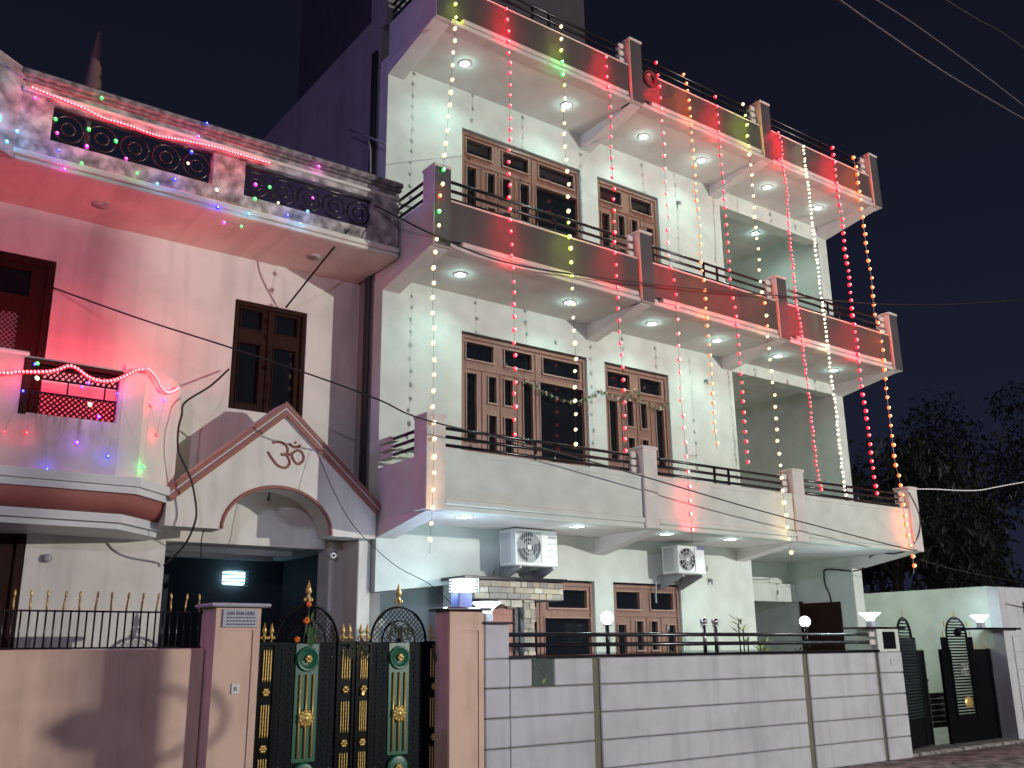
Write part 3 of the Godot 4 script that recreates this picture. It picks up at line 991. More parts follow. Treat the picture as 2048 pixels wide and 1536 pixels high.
	part(h, "porch_shaded_side", bx(2.34, 2.54, 0.0, 2.88, -2.6, -0.88), M.porch_shade)
	part(h, "porch_ceiling", bx(2.54, 4.84, 2.9, 2.98, -2.6, -0.88), M.ceiling_white)
	for z in [-1.3, -1.9]:
		part(h, "ceiling_beam", bx(2.54, 4.3, 2.82, 2.9, z, z + 0.1, 0.01), M.ceiling_white)
	part(h, "porch_pilaster", bx(4.5, 4.84, 0.0, 2.96, -0.88, -0.55, 0.01), M.plaster_left)
	part(h, "porch_pilaster", bx(4.66, 4.83, 0.0, 2.96, -0.55, -0.1, 0.01), M.plaster_left)
	# ground-floor door at the left edge
	g = G.new()
	g.plate(-0.6, 1.11, 0.1, 2.86, -0.76, -0.69, [[0.0, 0.88, 1.75, 2.6], [0.0, 0.88, 0.5, 1.5]])
	g.box(1.03, 1.11, 0.1, 2.86, -0.69, -0.655, 0.006)
	w = part(h, "ground_door", g, M.wood_dark)
	part(w, "pane", bx(0.0, 0.88, 1.75, 2.6, -0.74, -0.73), M.glass_dark)
	part(w, "backing", bx(-0.6, 1.12, 0.1, 2.87, -0.88, -0.78), M.plastic_dark)
	g = G.new(true)
	g.lathe([Vector2(0.045, 0), Vector2(0.045, 0.05), Vector2(0.03, 0.06), Vector2(0, 0.06)], Vector3(1.33, 2.63, -0.65), 12, Basis(Vector3.RIGHT, PI / 2))
	part(h, "wall_socket", g, M.metal_grey)
	# fittings that hang on the house
	var t := thing("security_camera", "small white bullet camera on the porch pilaster above the ornate gate", "camera", Vector3(4.5, 2.78, -0.5))
	g = G.new(true)
	g.lathe([Vector2(0, 0), Vector2(0.035, 0), Vector2(0.035, 0.13), Vector2(0.028, 0.13), Vector2(0, 0.11)], Vector3(4.47, 2.8, -0.5), 12, Basis(Vector3.RIGHT, PI / 2 + 0.15))
	part(t, "body", g, M.metal_white)
	part(t, "lens", bx(4.455, 4.485, 2.765, 2.795, -0.4, -0.368, 0.006), M.glass_dark)
	part(t, "bracket", tb([Vector3(4.6, 2.84, -0.56), Vector3(4.52, 2.84, -0.5), Vector3(4.47, 2.81, -0.45)], 0.014), M.metal_grey)
	g = G.new(true)
	g.tube([Vector3(3.54, 3.45, -0.2), Vector3(3.54, 3.4, -0.2)], 0.012)
	g.ball(Vector3(3.54, 3.375, -0.2), 0.028)
	solo("lamp_holder", g, M.plastic_dark, "small dark bulb holder hanging under the porch arch", "lamp holder")
	g = G.new(true)
	g.lathe([Vector2(0.13, 0), Vector2(0.12, 0.3), Vector2(0.085, 0.72), Vector2(0.02, 1.2), Vector2(0, 1.25)], Vector3(1.83, 9.95, -4), 10)
	g.tube([Vector3(1.83, 6.5, -4), Vector3(1.83, 10, -4)], 0.05)
	solo("folded_awning", g, mat("awning_brown", lin(0.2, 0.11, 0.09), 0.9), "tapering brown folded canopy on a pole behind the parapet of the left house", "canopy")


func lattice(x0: float, x1: float, y0: float, y1: float, z: float, step: float, r: float) -> G:
	var g := G.new()
	var w := x1 - x0
	var hh := y1 - y0
	var k := -hh
	while k < w:
		var a := maxf(0.0, k)
		var b := minf(w, k + hh)
		if b > a + 0.01:
			g.tube([Vector3(x0 + a, y0 + a - k, z), Vector3(x0 + b, y0 + b - k, z)], r, 4)
			g.tube([Vector3(x1 - a, y0 + a - k, z + r * 1.2), Vector3(x1 - b, y0 + b - k, z + r * 1.2)], r, 4)
		k += step
	return g


# ---------------------------------------------------------------- front boundary wall of the big house
func front_wall():
	var t := thing("boundary_wall", "grey panelled front wall with black steel rails below the white house", "wall", Vector3(9.2, 0, 1.3))
	var core := G.new()
	core.plate(5.5, 13.36, 0, 1.55, 1.16, 1.372, [[6.115, 6.435, 1.256, 1.6]])
	part(t, "core", core, M.groove_olive)
	var bays := [[5.46, 5.79], [5.8, 7.02], [7.13, 10.95], [11.07, 12.7], [12.78, 13.39]]
	for k in 5:
		var y0 := 0.312 * k
		for n in bays.size():
			var x0: float = bays[n][0]
			var x1: float = bays[n][1]
			var z := 1.4 if n > 0 and n < 4 else 1.412
			if k == 4 and n == 1:
				part(t, "panel", bx(x0, 6.115, y0 + 0.006, 1.552, 1.36, z, 0.012), M.panel_grey)
				part(t, "panel", bx(6.435, x1, y0 + 0.006, 1.552, 1.36, z, 0.012), M.panel_grey)
			else:
				part(t, "panel", bx(x0, x1, y0 + (0.006 if k > 0 else 0.0), y0 + 0.306, 1.36 if n < 4 else 1.1, z, 0.012), M.panel_grey)
	# end pillars
	part(t, "pillar_head", bx(5.46, 5.79, 1.562, 1.93, 1.1, 1.41, 0.01), M.panel_grey)
	part(t, "pillar_cap", bx(5.43, 5.85, 1.932, 1.957, 1.05, 1.45, 0.006), M.granite)
	var g := G.new()
	g.plate(12.8, 13.37, 1.562, 1.9, 1.05, 1.405, [[12.94, 13.28, 1.6, 1.86]])
	part(t, "pillar_head", g, M.plaster_white)
	part(t, "pillar_inset", bx(12.94, 13.28, 1.6, 1.86, 1.2, 1.395), M.granite)
	part(t, "pillar_cap", bx(12.5, 13.55, 1.903, 1.93, 1.0, 1.44, 0.006), M.granite)
	part(t, "coping", bx(5.79, 12.8, 1.556, 1.592, 1.14, 1.43, 0.006), M.granite)
	for y in [1.705, 1.82]:
		part(t, "rail", tb([Vector3(5.79, y, 1.33), Vector3(12.8, y, 1.33)], 0.026, 10), M.black_steel)
		part(t, "rail_socket", bx(12.66, 12.8, y - 0.04, y + 0.04, 1.29, 1.37, 0.012), M.post_cream)
	for x in [7.33, 11.17]:
		part(t, "rail_post", tb([Vector3(x, 1.59, 1.33), Vector3(x, 1.93, 1.33)], 0.024, 8), M.black_steel)
	for x in [9.06, 9.28]:
		g = G.new(true)
		g.tube([Vector3(x, 1.59, 1.31), Vector3(x, 1.96, 1.31)], 0.026, 8)
		g.ball(Vector3(x, 1.99, 1.31), 0.052)
		g.lathe([Vector2(0.045, -0.06), Vector2(0.05, -0.05), Vector2(0.03, -0.04)], Vector3(x, 1.99, 1.31), 10)
		part(t, "ball_finial_post", g, M.chrome)
	part(t, "switch_plate", bx(13.06, 13.16, 1.36, 1.46, 1.412, 1.424, 0.004), M.panel_grey)
	# glazed niche with a small plant
	g = G.new()
	g.box(6.115, 6.435, 1.256, 1.552, 1.2, 1.22)
	part(t, "niche_back", g, M.gate_blue)
	g = G.new()
	for k in 26:
		var p := Vector3(rng.randf_range(6.18, 6.4), rng.randf_range(1.27, 1.5), rng.randf_range(1.25, 1.33))
		g.leaf(p, Vector3(rng.randf_range(-0.09, 0.09), rng.randf_range(-0.04, 0.09), 0.02), Vector3(0.012, 0.008, 0), Vector3(0, -0.03, 0.02))
	part(t, "niche_leaves", g, M.leaf_dark)
	g = G.new()
	for k in 5:
		g.leaf(Vector3(6.31, 1.27, 1.34), Vector3(rng.randf_range(-0.05, 0.06), 0.09, 0.01), Vector3(0.008, 0, 0), Vector3(0, -0.02, 0))
	part(t, "niche_plant", g, M.leaf_lime)
	part(t, "niche_glass", bx(6.12, 6.43, 1.262, 1.55, 1.392, 1.398), M.pane)


# ---------------------------------------------------------------- compound wall, fence and gate pillars of the left house
func left_boundary():
	var t := thing("compound_wall", "peach plastered compound wall with a pole shadow on it, left of the ornate gate", "wall", Vector3(0.5, 0, 1.15))
	part(t, "wall_face", bx(-5, 2.42, 0, 1.7, 1.0, 1.22, 0.01), M.plaster_peach)
	var f := thing("iron_fence", "black iron fence with gold tipped bars on the peach wall", "fence", Vector3(0.5, 1.7, 1.1))
	part(f, "top_rail", bx(-5, 2.42, 2.018, 2.034, 1.09, 1.11, 0.004), M.black_steel)
	part(f, "bottom_rail", bx(-5, 2.42, 1.705, 1.72, 1.09, 1.11, 0.004), M.black_steel)
	var bar := tb([Vector3(0, 0, 0), Vector3(0, 0.32, 0)], 0.0085, 6).mesh()
	var tip := G.new(true)
	tip.tube([Vector3(0, 0, 0), Vector3(0, 0.1, 0)], 0.0095, 6)
	tip.ball(Vector3(0.003, 0.135, 0), 0.012, 3.0, 6, 4)
	var tm := tip.mesh()
	for k in 40:
		var x := 2.38 - 0.0665 * k
		piece(f, "bar", bar, M.black_steel, Vector3(x, 1.715, 1.1))
		if k % 2 == 0:
			piece(f, "gold_tip", tm, M.gold, Vector3(x, 2.034, 1.1), Basis(Vector3.FORWARD, rng.randf_range(-0.06, 0.1)))
	for q in [["gate_pillar", 2.43, 2.88, 1.04, "peach gate pillar with a marble name plate, left of the ornate gate"], ["gate_pillar", 4.99, 5.45, 1.12, "peach gate pillar under a slatted lamp, right of the ornate gate"]]:
		t = thing(q[0], q[4], "gate pillar", Vector3((q[1] + q[2]) / 2, 0, 1.25), "gate pillars")
		part(t, "shaft", bx(q[1], q[2], 0, 2.07, q[3], 1.4, 0.012), M.plaster_peach)
		var g := G.new()
		g.plate(q[1] + 0.008, q[2] - 0.008, 0, 2.06, 1.4, 1.412, [[q[1] + 0.13, q[2] - 0.075, -1, 1.86]])
		part(t, "raised_border", g, M.plaster_peach)
		part(t, "cap", bx(q[1] - 0.06, q[2] + 0.07, 2.07, 2.105, q[3] - 0.05, 1.47, 0.012), M.marble_grey if q[1] < 3 else M.granite)
	t = thing("name_plate", "grey marble name plate with dark lettering on the left gate pillar", "name plate", Vector3(2.67, 1.965, 1.42))
	part(t, "slab", bx(2.495, 2.835, 1.885, 2.05, 1.412, 1.43, 0.004), M.marble_grey)
	var txt := TextMesh.new()
	txt.text = "SHRI RAM SAINI"
	var sf := SystemFont.new()
	sf.font_names = PackedStringArray(["Droid Sans"])
	sf.font_weight = 700
	txt.font = sf
	txt.font_size = 32
	txt.pixel_size = 0.00105
	txt.depth = 0.002
	piece(t, "lettering", txt, M.ink_navy, Vector3(2.665, 2.012, 1.431), Basis().scaled(Vector3(1.05, 1.35, 1)))
	for k in 3:
		var g := G.new()
		var x := 2.53
		while x < 2.8:
			var w := rng.randf_range(0.012, 0.03)
			g.box(x, minf(x + w, 2.81), 1.968 - 0.03 * k, 1.979 - 0.03 * k, 1.43, 1.4315)
			x += w + 0.006
		part(t, "small_lettering", g, M.ink_navy)
	t = thing("doorbell", "white doorbell switch on the gate pillar below the name plate", "doorbell", Vector3(2.67, 1.34, 1.41))
	part(t, "plate", bx(2.625, 2.705, 1.29, 1.385, 1.4, 1.414, 0.005), M.metal_white)
	part(t, "button", bx(2.65, 2.68, 1.32, 1.355, 1.414, 1.422, 0.004), M.metal_grey)


# ---------------------------------------------------------------- right-hand wall, pillar and lamp shelf
func right_side():
	var t := thing("side_wall", "tall white boundary wall running back behind the dark right gate", "wall", Vector3(17.0, 0, -1))
	part(t, "wall_face", bx(16.9, 17.15, 0, 2.68, -9.0, 1.05), M.plaster_white)
	part(t, "front_face", bx(16.9, 19.8, 0, 2.66, 1.05, 1.26), M.panel_grey)
	for k in 6:
		part(t, "panel", bx(17.16, 19.8, 0.012 + 0.3 * k, 0.3 + 0.3 * k, 1.26, 1.285, 0.01), M.panel_grey)
	part(t, "meter_box", bx(17.72, 18.1, 2.05, 2.4, 1.26, 1.36, 0.008), M.coping_aged)
	part(t, "meter_wire", tb([Vector3(17.1, 2.36, 1.27), Vector3(17.72, 2.3, 1.3)], 0.006), M.wire_black)
	part(t, "lamp_shelf", bx(15.95, 17.35, 1.9, 1.935, 0.9, 1.36, 0.006), M.granite)


# ---------------------------------------------------------------- trees and plants
func leaf_mesh(l: float, w: float) -> ArrayMesh:
	var g := G.new()
	g.leaf(Vector3.ZERO, Vector3(0, 0, l), Vector3(w, 0, 0), Vector3(0, -l * 0.3, 0))
	return g.mesh()


func tree(at: Vector3, h: float, r: float, n: int, label: String, lm: Mesh, m: Material):
	var t := thing("tree", label, "tree", at, "trees beyond the boundary wall")
	var g := G.new(true)
	var top := Vector3(at.x + 0.3, h * 0.6, at.z)
	g.tube(smooth([at, at + Vector3(0.1, h * 0.3, 0.05), top]), 0.22, 8, 0.1)
	var blobs := []
	for k in 16:
		var a := rng.randf() * TAU
		var e := rng.randf_range(-0.75, 0.95)
		var d := Vector3(cos(a) * sqrt(1 - e * e * 0.8), e * 1.05, sin(a) * sqrt(1 - e * e * 0.8))
		var c := Vector3(at.x, h - r, at.z) + d * r * rng.randf_range(0.55, 0.85)
		blobs.append([c, r * rng.randf_range(0.22, 0.42)])
		g.tube(smooth([top - Vector3(0, rng.randf() * h * 0.2, 0), (top + c) / 2 + Vector3(0, -0.2, 0), c], 3), 0.06, 5, 0.015)
	part(t, "trunk", g, M.bark)
	var mm := MultiMesh.new()
	mm.transform_format = MultiMesh.TRANSFORM_3D
	mm.mesh = lm
	mm.instance_count = n
	for k in n:
		var b: Array = blobs[rng.randi_range(0, blobs.size() - 1)]
		var d: Vector3 = Vector3(rng.randfn(), rng.randfn(), rng.randfn()).normalized() * float(b[1]) * pow(rng.randf(), 0.4)
		var q := Basis(Vector3.UP, rng.randf() * TAU) * Basis(Vector3.RIGHT, rng.randf_range(-0.3, 1.0)) * Basis(Vector3.BACK, rng.randf_range(-0.6, 0.6))
		mm.set_instance_transform(k, Transform3D(q.scaled(Vector3.ONE * rng.randf_range(0.7, 1.3)), (b[0] as Vector3) + d - at))
	var o := MultiMeshInstance3D.new()
	o.name = "crown"
	o.multimesh = mm
	o.material_override = m
	o.set_meta("kind", "stuff")
	t.add_child(o)


func trees_and_plants():
	var lm := leaf_mesh(0.3, 0.04)
	tree(Vector3(20.3, 0, -3.0), 6.9, 2.7, 5200, "dark mango tree with long leaves just behind the right corner of the white house", lm, M.leaf_dark)
	tree(Vector3(26.0, 0, -5.5), 7.3, 2.9, 3600, "dim low tree right of the mango tree, beyond the white wall", lm, M.leaf_dark)
	tree(Vector3(36.5, 0, -9.0), 12.4, 3.6, 3600, "tall faint tree against the night sky at the right edge", lm, M.leaf_dark)
	for q in [[9.0, 0.85, 1.72, 14, "leaf_green", "low leafy plant behind the rails left of the chrome ball posts"], [9.35, 0.9, 1.66, 9, "leaf_dark", "small dark plant at the foot of the chrome ball posts"], [10.35, 0.85, 2.12, 20, "leaf_lime", "tall croton with spiky yellow green leaves behind the front rails"], [10.85, 0.8, 1.85, 26, "leaf_lime", "bushy pale yellow plant right of the tall croton"], [11.75, 0.8, 1.72, 10, "leaf_green", "small plant behind the rails below the right globe lamp"]]:
		var t := thing("potted_plant", q[5], "plant", Vector3(q[0], 0.12, q[1]), "plants in the front yard")
		var top: float = q[2]
		var g := G.new(true)
		for k in 3:
			var e := Vector3(q[0] + (k - 1) * 0.07, top - 0.12 - 0.1 * k, q[1] + 0.02 * k)
			g.tube(smooth([Vector3(q[0], 0.35, q[1]), Vector3(q[0] + (k - 1) * 0.05, 1.0, q[1]), e], 4), 0.01, 5)
		part(t, "stem", g, M.bark)
		g = G.new(true)
		g.lathe([Vector2(0.1, 0.0), Vector2(0.15, 0.26), Vector2(0.165, 0.26), Vector2(0.165, 0.3), Vector2(0.13, 0.3), Vector2(0.12, 0.22), Vector2(0, 0.22)], Vector3(q[0], 0.12, q[1]), 14)
		part(t, "pot", g, M.brown_trim)
		for k in int(q[3]):
			g = G.new()
			var y := top - 0.12 - rng.randf() * 0.34
			var a := rng.randf() * TAU
			var l := rng.randf_range(0.12, 0.24)
			var d := Vector3(cos(a) * 0.7, rng.randf_range(0.35, 1.0), sin(a) * 0.7).normalized() * l
			g.leaf(Vector3(q[0] + rng.randf_range(-0.07, 0.07), y, q[1] + rng.randf_range(-0.05, 0.05)), d, d.cross(Vector3.UP).normalized() * 0.018, Vector3(cos(a), -0.8, sin(a)) * l * 0.25)
			part(t, "leaf", g, M[q[4]])
	var g := G.new()
	g.leaf(Vector3(13.0, 0.012, 2.28), Vector3(0.14, 0.0, -0.1), Vector3(0.02, 0.01, 0.025), Vector3(0, 0.015, 0))
	solo("fallen_leaf", g, M.leaf_dry, "dry dark leaf lying on the road in front of the right gate", "leaf")


# ---------------------------------------------------------------- air conditioners and lamps
func air_conditioner(x0: float, x1: float, y0: float, y1: float, second: bool, label: String):
	var t := thing("air_conditioner", label, "air conditioner", Vector3((x0 + x1) / 2, y0, 0.3), "outdoor units on the ground floor wall")
	var z0 := 0.12
	var z1 := 0.45
	part(t, "casing", bx(x0, x1, y0, y1, z0, z1, 0.015), M.metal_white)
	var s := part(t, "side_coil", bx(x0 - 0.004, x0 + 0.01, y0 + 0.05, y1 - 0.04, z0 + 0.05, z1 - 0.08, 0.002), M.metal_grey)
	var g := G.new()
	for k in 12:
		var z := z0 + 0.06 + 0.0165 * k
		g.box(x0 - 0.008, x0 - 0.004, y0 + 0.05, y1 - 0.04, z, z + 0.006)
	part(s, "fin", g, M.metal_white, true)
	var w := x1 - x0
	var hh := y1 - y0
	var fx := x0 + w * 0.33
	var fy := y0 + hh * 0.5
	var r := minf(w * 0.29, hh * 0.42)
	g = G.new()
	g.plate(fx - r - 0.025, fx + r + 0.025, fy - r - 0.025, fy + r + 0.025, z1, z1 + 0.012, [[fx - r, fx + r, fy - r, fy + r]])
	part(t, "fan_frame", g, M.metal_white)
	g = G.new(true)
	g.lathe([Vector2(r * 0.98, 0.0), Vector2(r * 0.98, 0.004), Vector2(0, 0.004)], Vector3(fx, fy, z1), 28, Basis(Vector3.RIGHT, PI / 2))
	part(t, "fan_opening", g, M.plastic_dark)
	g = G.new()
	for k in 3:
		var a0 := TAU * k / 3.0 + 0.4
		for j in 5:
			var a := a0 + 0.16 * j
			var b := a0 + 0.16 * (j + 1)
			g.quad(Vector3(fx + 0.04 * cos(a), fy + 0.04 * sin(a), z1 + 0.006), Vector3(fx + r * 0.92 * cos(a), fy + r * 0.92 * sin(a), z1 + 0.006), Vector3(fx + r * 0.92 * cos(b), fy + r * 0.92 * sin(b), z1 + 0.008), Vector3(fx + 0.04 * cos(b), fy + 0.04 * sin(b), z1 + 0.008), Vector3(0, 0, 1))
	part(t, "fan_blade", g, M.metal_grey)
	g = G.new()
	if second:
		for k in 6:
			var a := PI * k / 6.0 + 0.1
			var d := Vector3(cos(a), sin(a), 0) * r
			g.tube([Vector3(fx, fy, z1 + 0.014) - d, Vector3(fx, fy, z1 + 0.014) + d], 0.004, 4)
	else:
		for k in 13:
			var x := fx - r + r * 2.0 * (k + 0.5) / 13.0
			g.tube([Vector3(x, fy - r, z1 + 0.014), Vector3(x, fy + r, z1 + 0.014)], 0.004, 4)
	for q in [0.35, 0.65, 0.97]:
		var ring := []
		for j in 25:
			ring.append(Vector3(fx + r * q * cos(TAU * j / 24.0), fy + r * q * sin(TAU * j / 24.0), z1 + 0.012))
		g.tube(ring, 0.004, 4)
	part(t, "fan_grille", g, M.metal_white, true)
	part(t, "fan_hub", bx(fx - 0.03, fx + 0.03, fy - 0.03, fy + 0.03, z1 + 0.012, z1 + 0.022, 0.01), M.metal_white)
	if second:
		part(t, "label_strip", bx(x1 - 0.17, x1 - 0.012, y1 - 0.06, y1 - 0.012, z1, z1 + 0.004), M.blue_label)
	else:
		part(t, "label_strip", bx(x1 - 0.16, x1 - 0.03, y1 - 0.11, y1 - 0.08, z1, z1 + 0.004), M.metal_grey)
		for k in 4:
			part(t, "louvre", bx(x1 - 0.16, x1 - 0.035, y0 + 0.06 + 0.075 * k, y0 + 0.072 + 0.075 * k, z1 - 0.004, z1 + 0.012, 0.003), M.metal_white)
	for x in [x0 + 0.08, x1 - 0.1]:
		g = G.new()
		g.prism(PackedVector2Array([Vector2(0.0, y0 - 0.2), Vector2(0.02, y0 - 0.2), Vector2(0.46, y0 - 0.03), Vector2(0.46, y0 - 0.002), Vector2(0.0, y0 - 0.002)]), x, x + 0.03, "x")
		part(t, "bracket", g, M.metal_grey)
	part(t, "pipe", tb(smooth([Vector3(x0 + 0.03, y0 + 0.05, 0.1), Vector3(x0 - 0.05, y0 - 0.05, 0.06), Vector3(x0 - 0.06, y0 - 0.25, 0.03), Vector3(x0 - 0.06, y0 - 0.4, 0.03)]), 0.014), M.wire_grey)


func fittings():
	air_conditioner(6.58, 7.3, 2.69, 3.165, false, "air conditioner with vertical bars over its fan, above the stone clad entrance")
	air_conditioner(9.53, 10.11, 2.69, 3.11, true, "air conditioner with a blue label, above the double door on the right")
	# slatted square lamp on the gate pillar
	var t := thing("gate_lamp", "square slatted gate lamp on a dark post on the right peach pillar", "lamp", Vector3(5.25, 2.105, 1.25))
	part(t, "post", bx(5.16, 5.34, 2.105, 2.27, 1.18, 1.34, 0.008), M.blue_label)
	part(t, "lamp_core", bx(5.17, 5.36, 2.275, 2.425, 1.18, 1.36, 0.02), M.lamp_cold)
	for k in 5:
		part(t, "slat", bx(5.145, 5.385, 2.277 + 0.032 * k, 2.297 + 0.032 * k, 1.155, 1.385, 0.006), glow("slat_lit", Color(0.93, 0.97, 1.0), 1.1) if not M.has("slat_lit") else M.slat_lit)
	part(t, "slat_rod", tb([Vector3(5.385, 2.27, 1.385), Vector3(5.385, 2.43, 1.385)], 0.008), M.metal_grey)
	for q in [Vector3(5.0, 2.35, 1.1), Vector3(5.45, 2.35, 1.5)]:
		omni(t, q, Color(0.72, 0.82, 1.0), 0.4, 0.08)
	# cup shaped lamps
	for q in [[5.58, 1.957, 1.27, "cup shaped pillar lamp beside the peach gate pillar"], [12.9, 1.93, 1.25, "cup shaped lamp on the end pillar of the grey wall, left of the dark gate"], [16.45, 1.935, 1.1, "cup shaped lamp on the dark shelf right of the gate"]]:
		t = thing("pillar_lamp", q[3], "lamp", Vector3(q[0], q[1], q[2]), "cup lamps on the pillars")
		part(t, "stem", bx(q[0] - 0.055, q[0] + 0.055, q[1], q[1] + 0.1, q[2] - 0.055, q[2] + 0.055, 0.008), M.marble_grey)
		var g := G.new(true)
		g.lathe([Vector2(0.05, 0.1), Vector2(0.065, 0.125), Vector2(0.09, 0.155), Vector2(0.15, 0.2), Vector2(0.165, 0.215), Vector2(0.15, 0.222), Vector2(0, 0.222)], Vector3(q[0], q[1], q[2]), 4 if q[0] > 10 else 18, Basis(Vector3.UP, PI / 4) if q[0] > 10 else Basis())
		part(t, "lamp_shade", g, M.lamp_cold)
		omni(t, Vector3(q[0], q[1] + 0.16, q[2] + 0.0), Color(0.86, 0.96, 0.98), 0.4 if q[0] < 10 else 0.8 if q[0] < 14 else 0.3, 0.08)
	for q in [[7.33, 2.02, "white globe lamp on the front rails below the first air conditioner"], [11.17, 2.0, "white globe lamp on the front rails in front of the brown side door"]]:
		t = thing("globe_lamp", q[2], "lamp", Vector3(q[0], 1.93, 1.33), "globe lamps on the front rails")
		var g := G.new(true)
		g.ball(Vector3(q[0], q[1], 1.33), 0.078, 1.0, 20, 12)
		part(t, "lamp_globe", g, M.globe_white)
		part(t, "collar", bx(q[0] - 0.04, q[0] + 0.04, 1.925, 1.945, 1.29, 1.37, 0.006), M.chrome)
		omni(t, Vector3(q[0], q[1], 1.33), Color(1.0, 0.97, 0.95), 0.42 if q[0] < 9 else 0.3, 0.07)
	# bulkhead lamp in the porch
	t = thing("bulkhead_lamp", "bright slatted bulkhead lamp on the dark back wall of the left porch", "lamp", Vector3(4.05, 2.64, -2.55))
	part(t, "lamp_core", bx(3.9, 4.2, 2.54, 2.74, -2.6, -2.5, 0.03), M.lamp_teal)
	for k in 5:
		part(t, "slat", bx(3.87, 4.23, 2.525 + 0.048 * k, 2.543 + 0.048 * k, -2.5, -2.47, 0.006), M.metal_grey)
	omni(t, Vector3(4.05, 2.64, -2.38), Color(0.5, 0.8, 1.0), 0.035, 0.08)
	# unseen lamp round the corner, placed to light the driveway and its wall
	t = thing("unseen_wall_lamp", "unseen wall lamp round the right corner of the white house, lighting the driveway wall", "lamp", Vector3(14.7, 2.5, -0.9))
	part(t, "lamp_globe", bx(14.67, 14.75, 2.42, 2.58, -0.98, -0.82, 0.03), M.globe_white)
	omni(t, Vector3(14.85, 2.5, -0.9), Color(0.95, 1.0, 0.94), 1.1, 0.06)


# ---------------------------------------------------------------- gates
func spear(s: float) -> ArrayMesh:
	var g := G.new(true)
	g.lathe([Vector2(0.008, 0), Vector2(0.008, 0.05), Vector2(0.02, 0.06), Vector2(0.02, 0.07), Vector2(0.01, 0.08), Vector2(0.016, 0.095), Vector2(0.026, 0.105), Vector2(0.017, 0.14), Vector2(0, 0.2)], Vector3.ZERO, 8)
	g.ball(Vector3(-0.028, 0.05, 0), 0.012, 1.4, 6, 4)
	g.ball(Vector3(0.028, 0.05, 0), 0.012, 1.4, 6, 4)
	g.ball(Vector3(0, 0.045, 0.02), 0.012, 1.4, 6, 4)
	var m := g.mesh()
	var st := SurfaceTool.new()
	st.append_from(m, 0, Transform3D(Basis().scaled(Vector3.ONE * s), Vector3.ZERO))
	return st.commit()


func flower(r: float) -> ArrayMesh:
	var g := G.new(true)
	for k in 6:
		var a := TAU * k / 6.0
		g.lathe([Vector2(0, -0.012), Vector2(r * 0.42, 0.0), Vector2(r * 0.3, 0.014), Vector2(0, 0.018)], Vector3(cos(a) * r * 0.6, sin(a) * r * 0.6, 0), 8, Basis(Vector3.RIGHT, PI / 2))
	g.lathe([Vector2(r * 0.36, 0.0), Vector2(r * 0.3, 0.022), Vector2(0, 0.03)], Vector3.ZERO, 10, Basis(Vector3.RIGHT, PI / 2))
	return g.mesh()


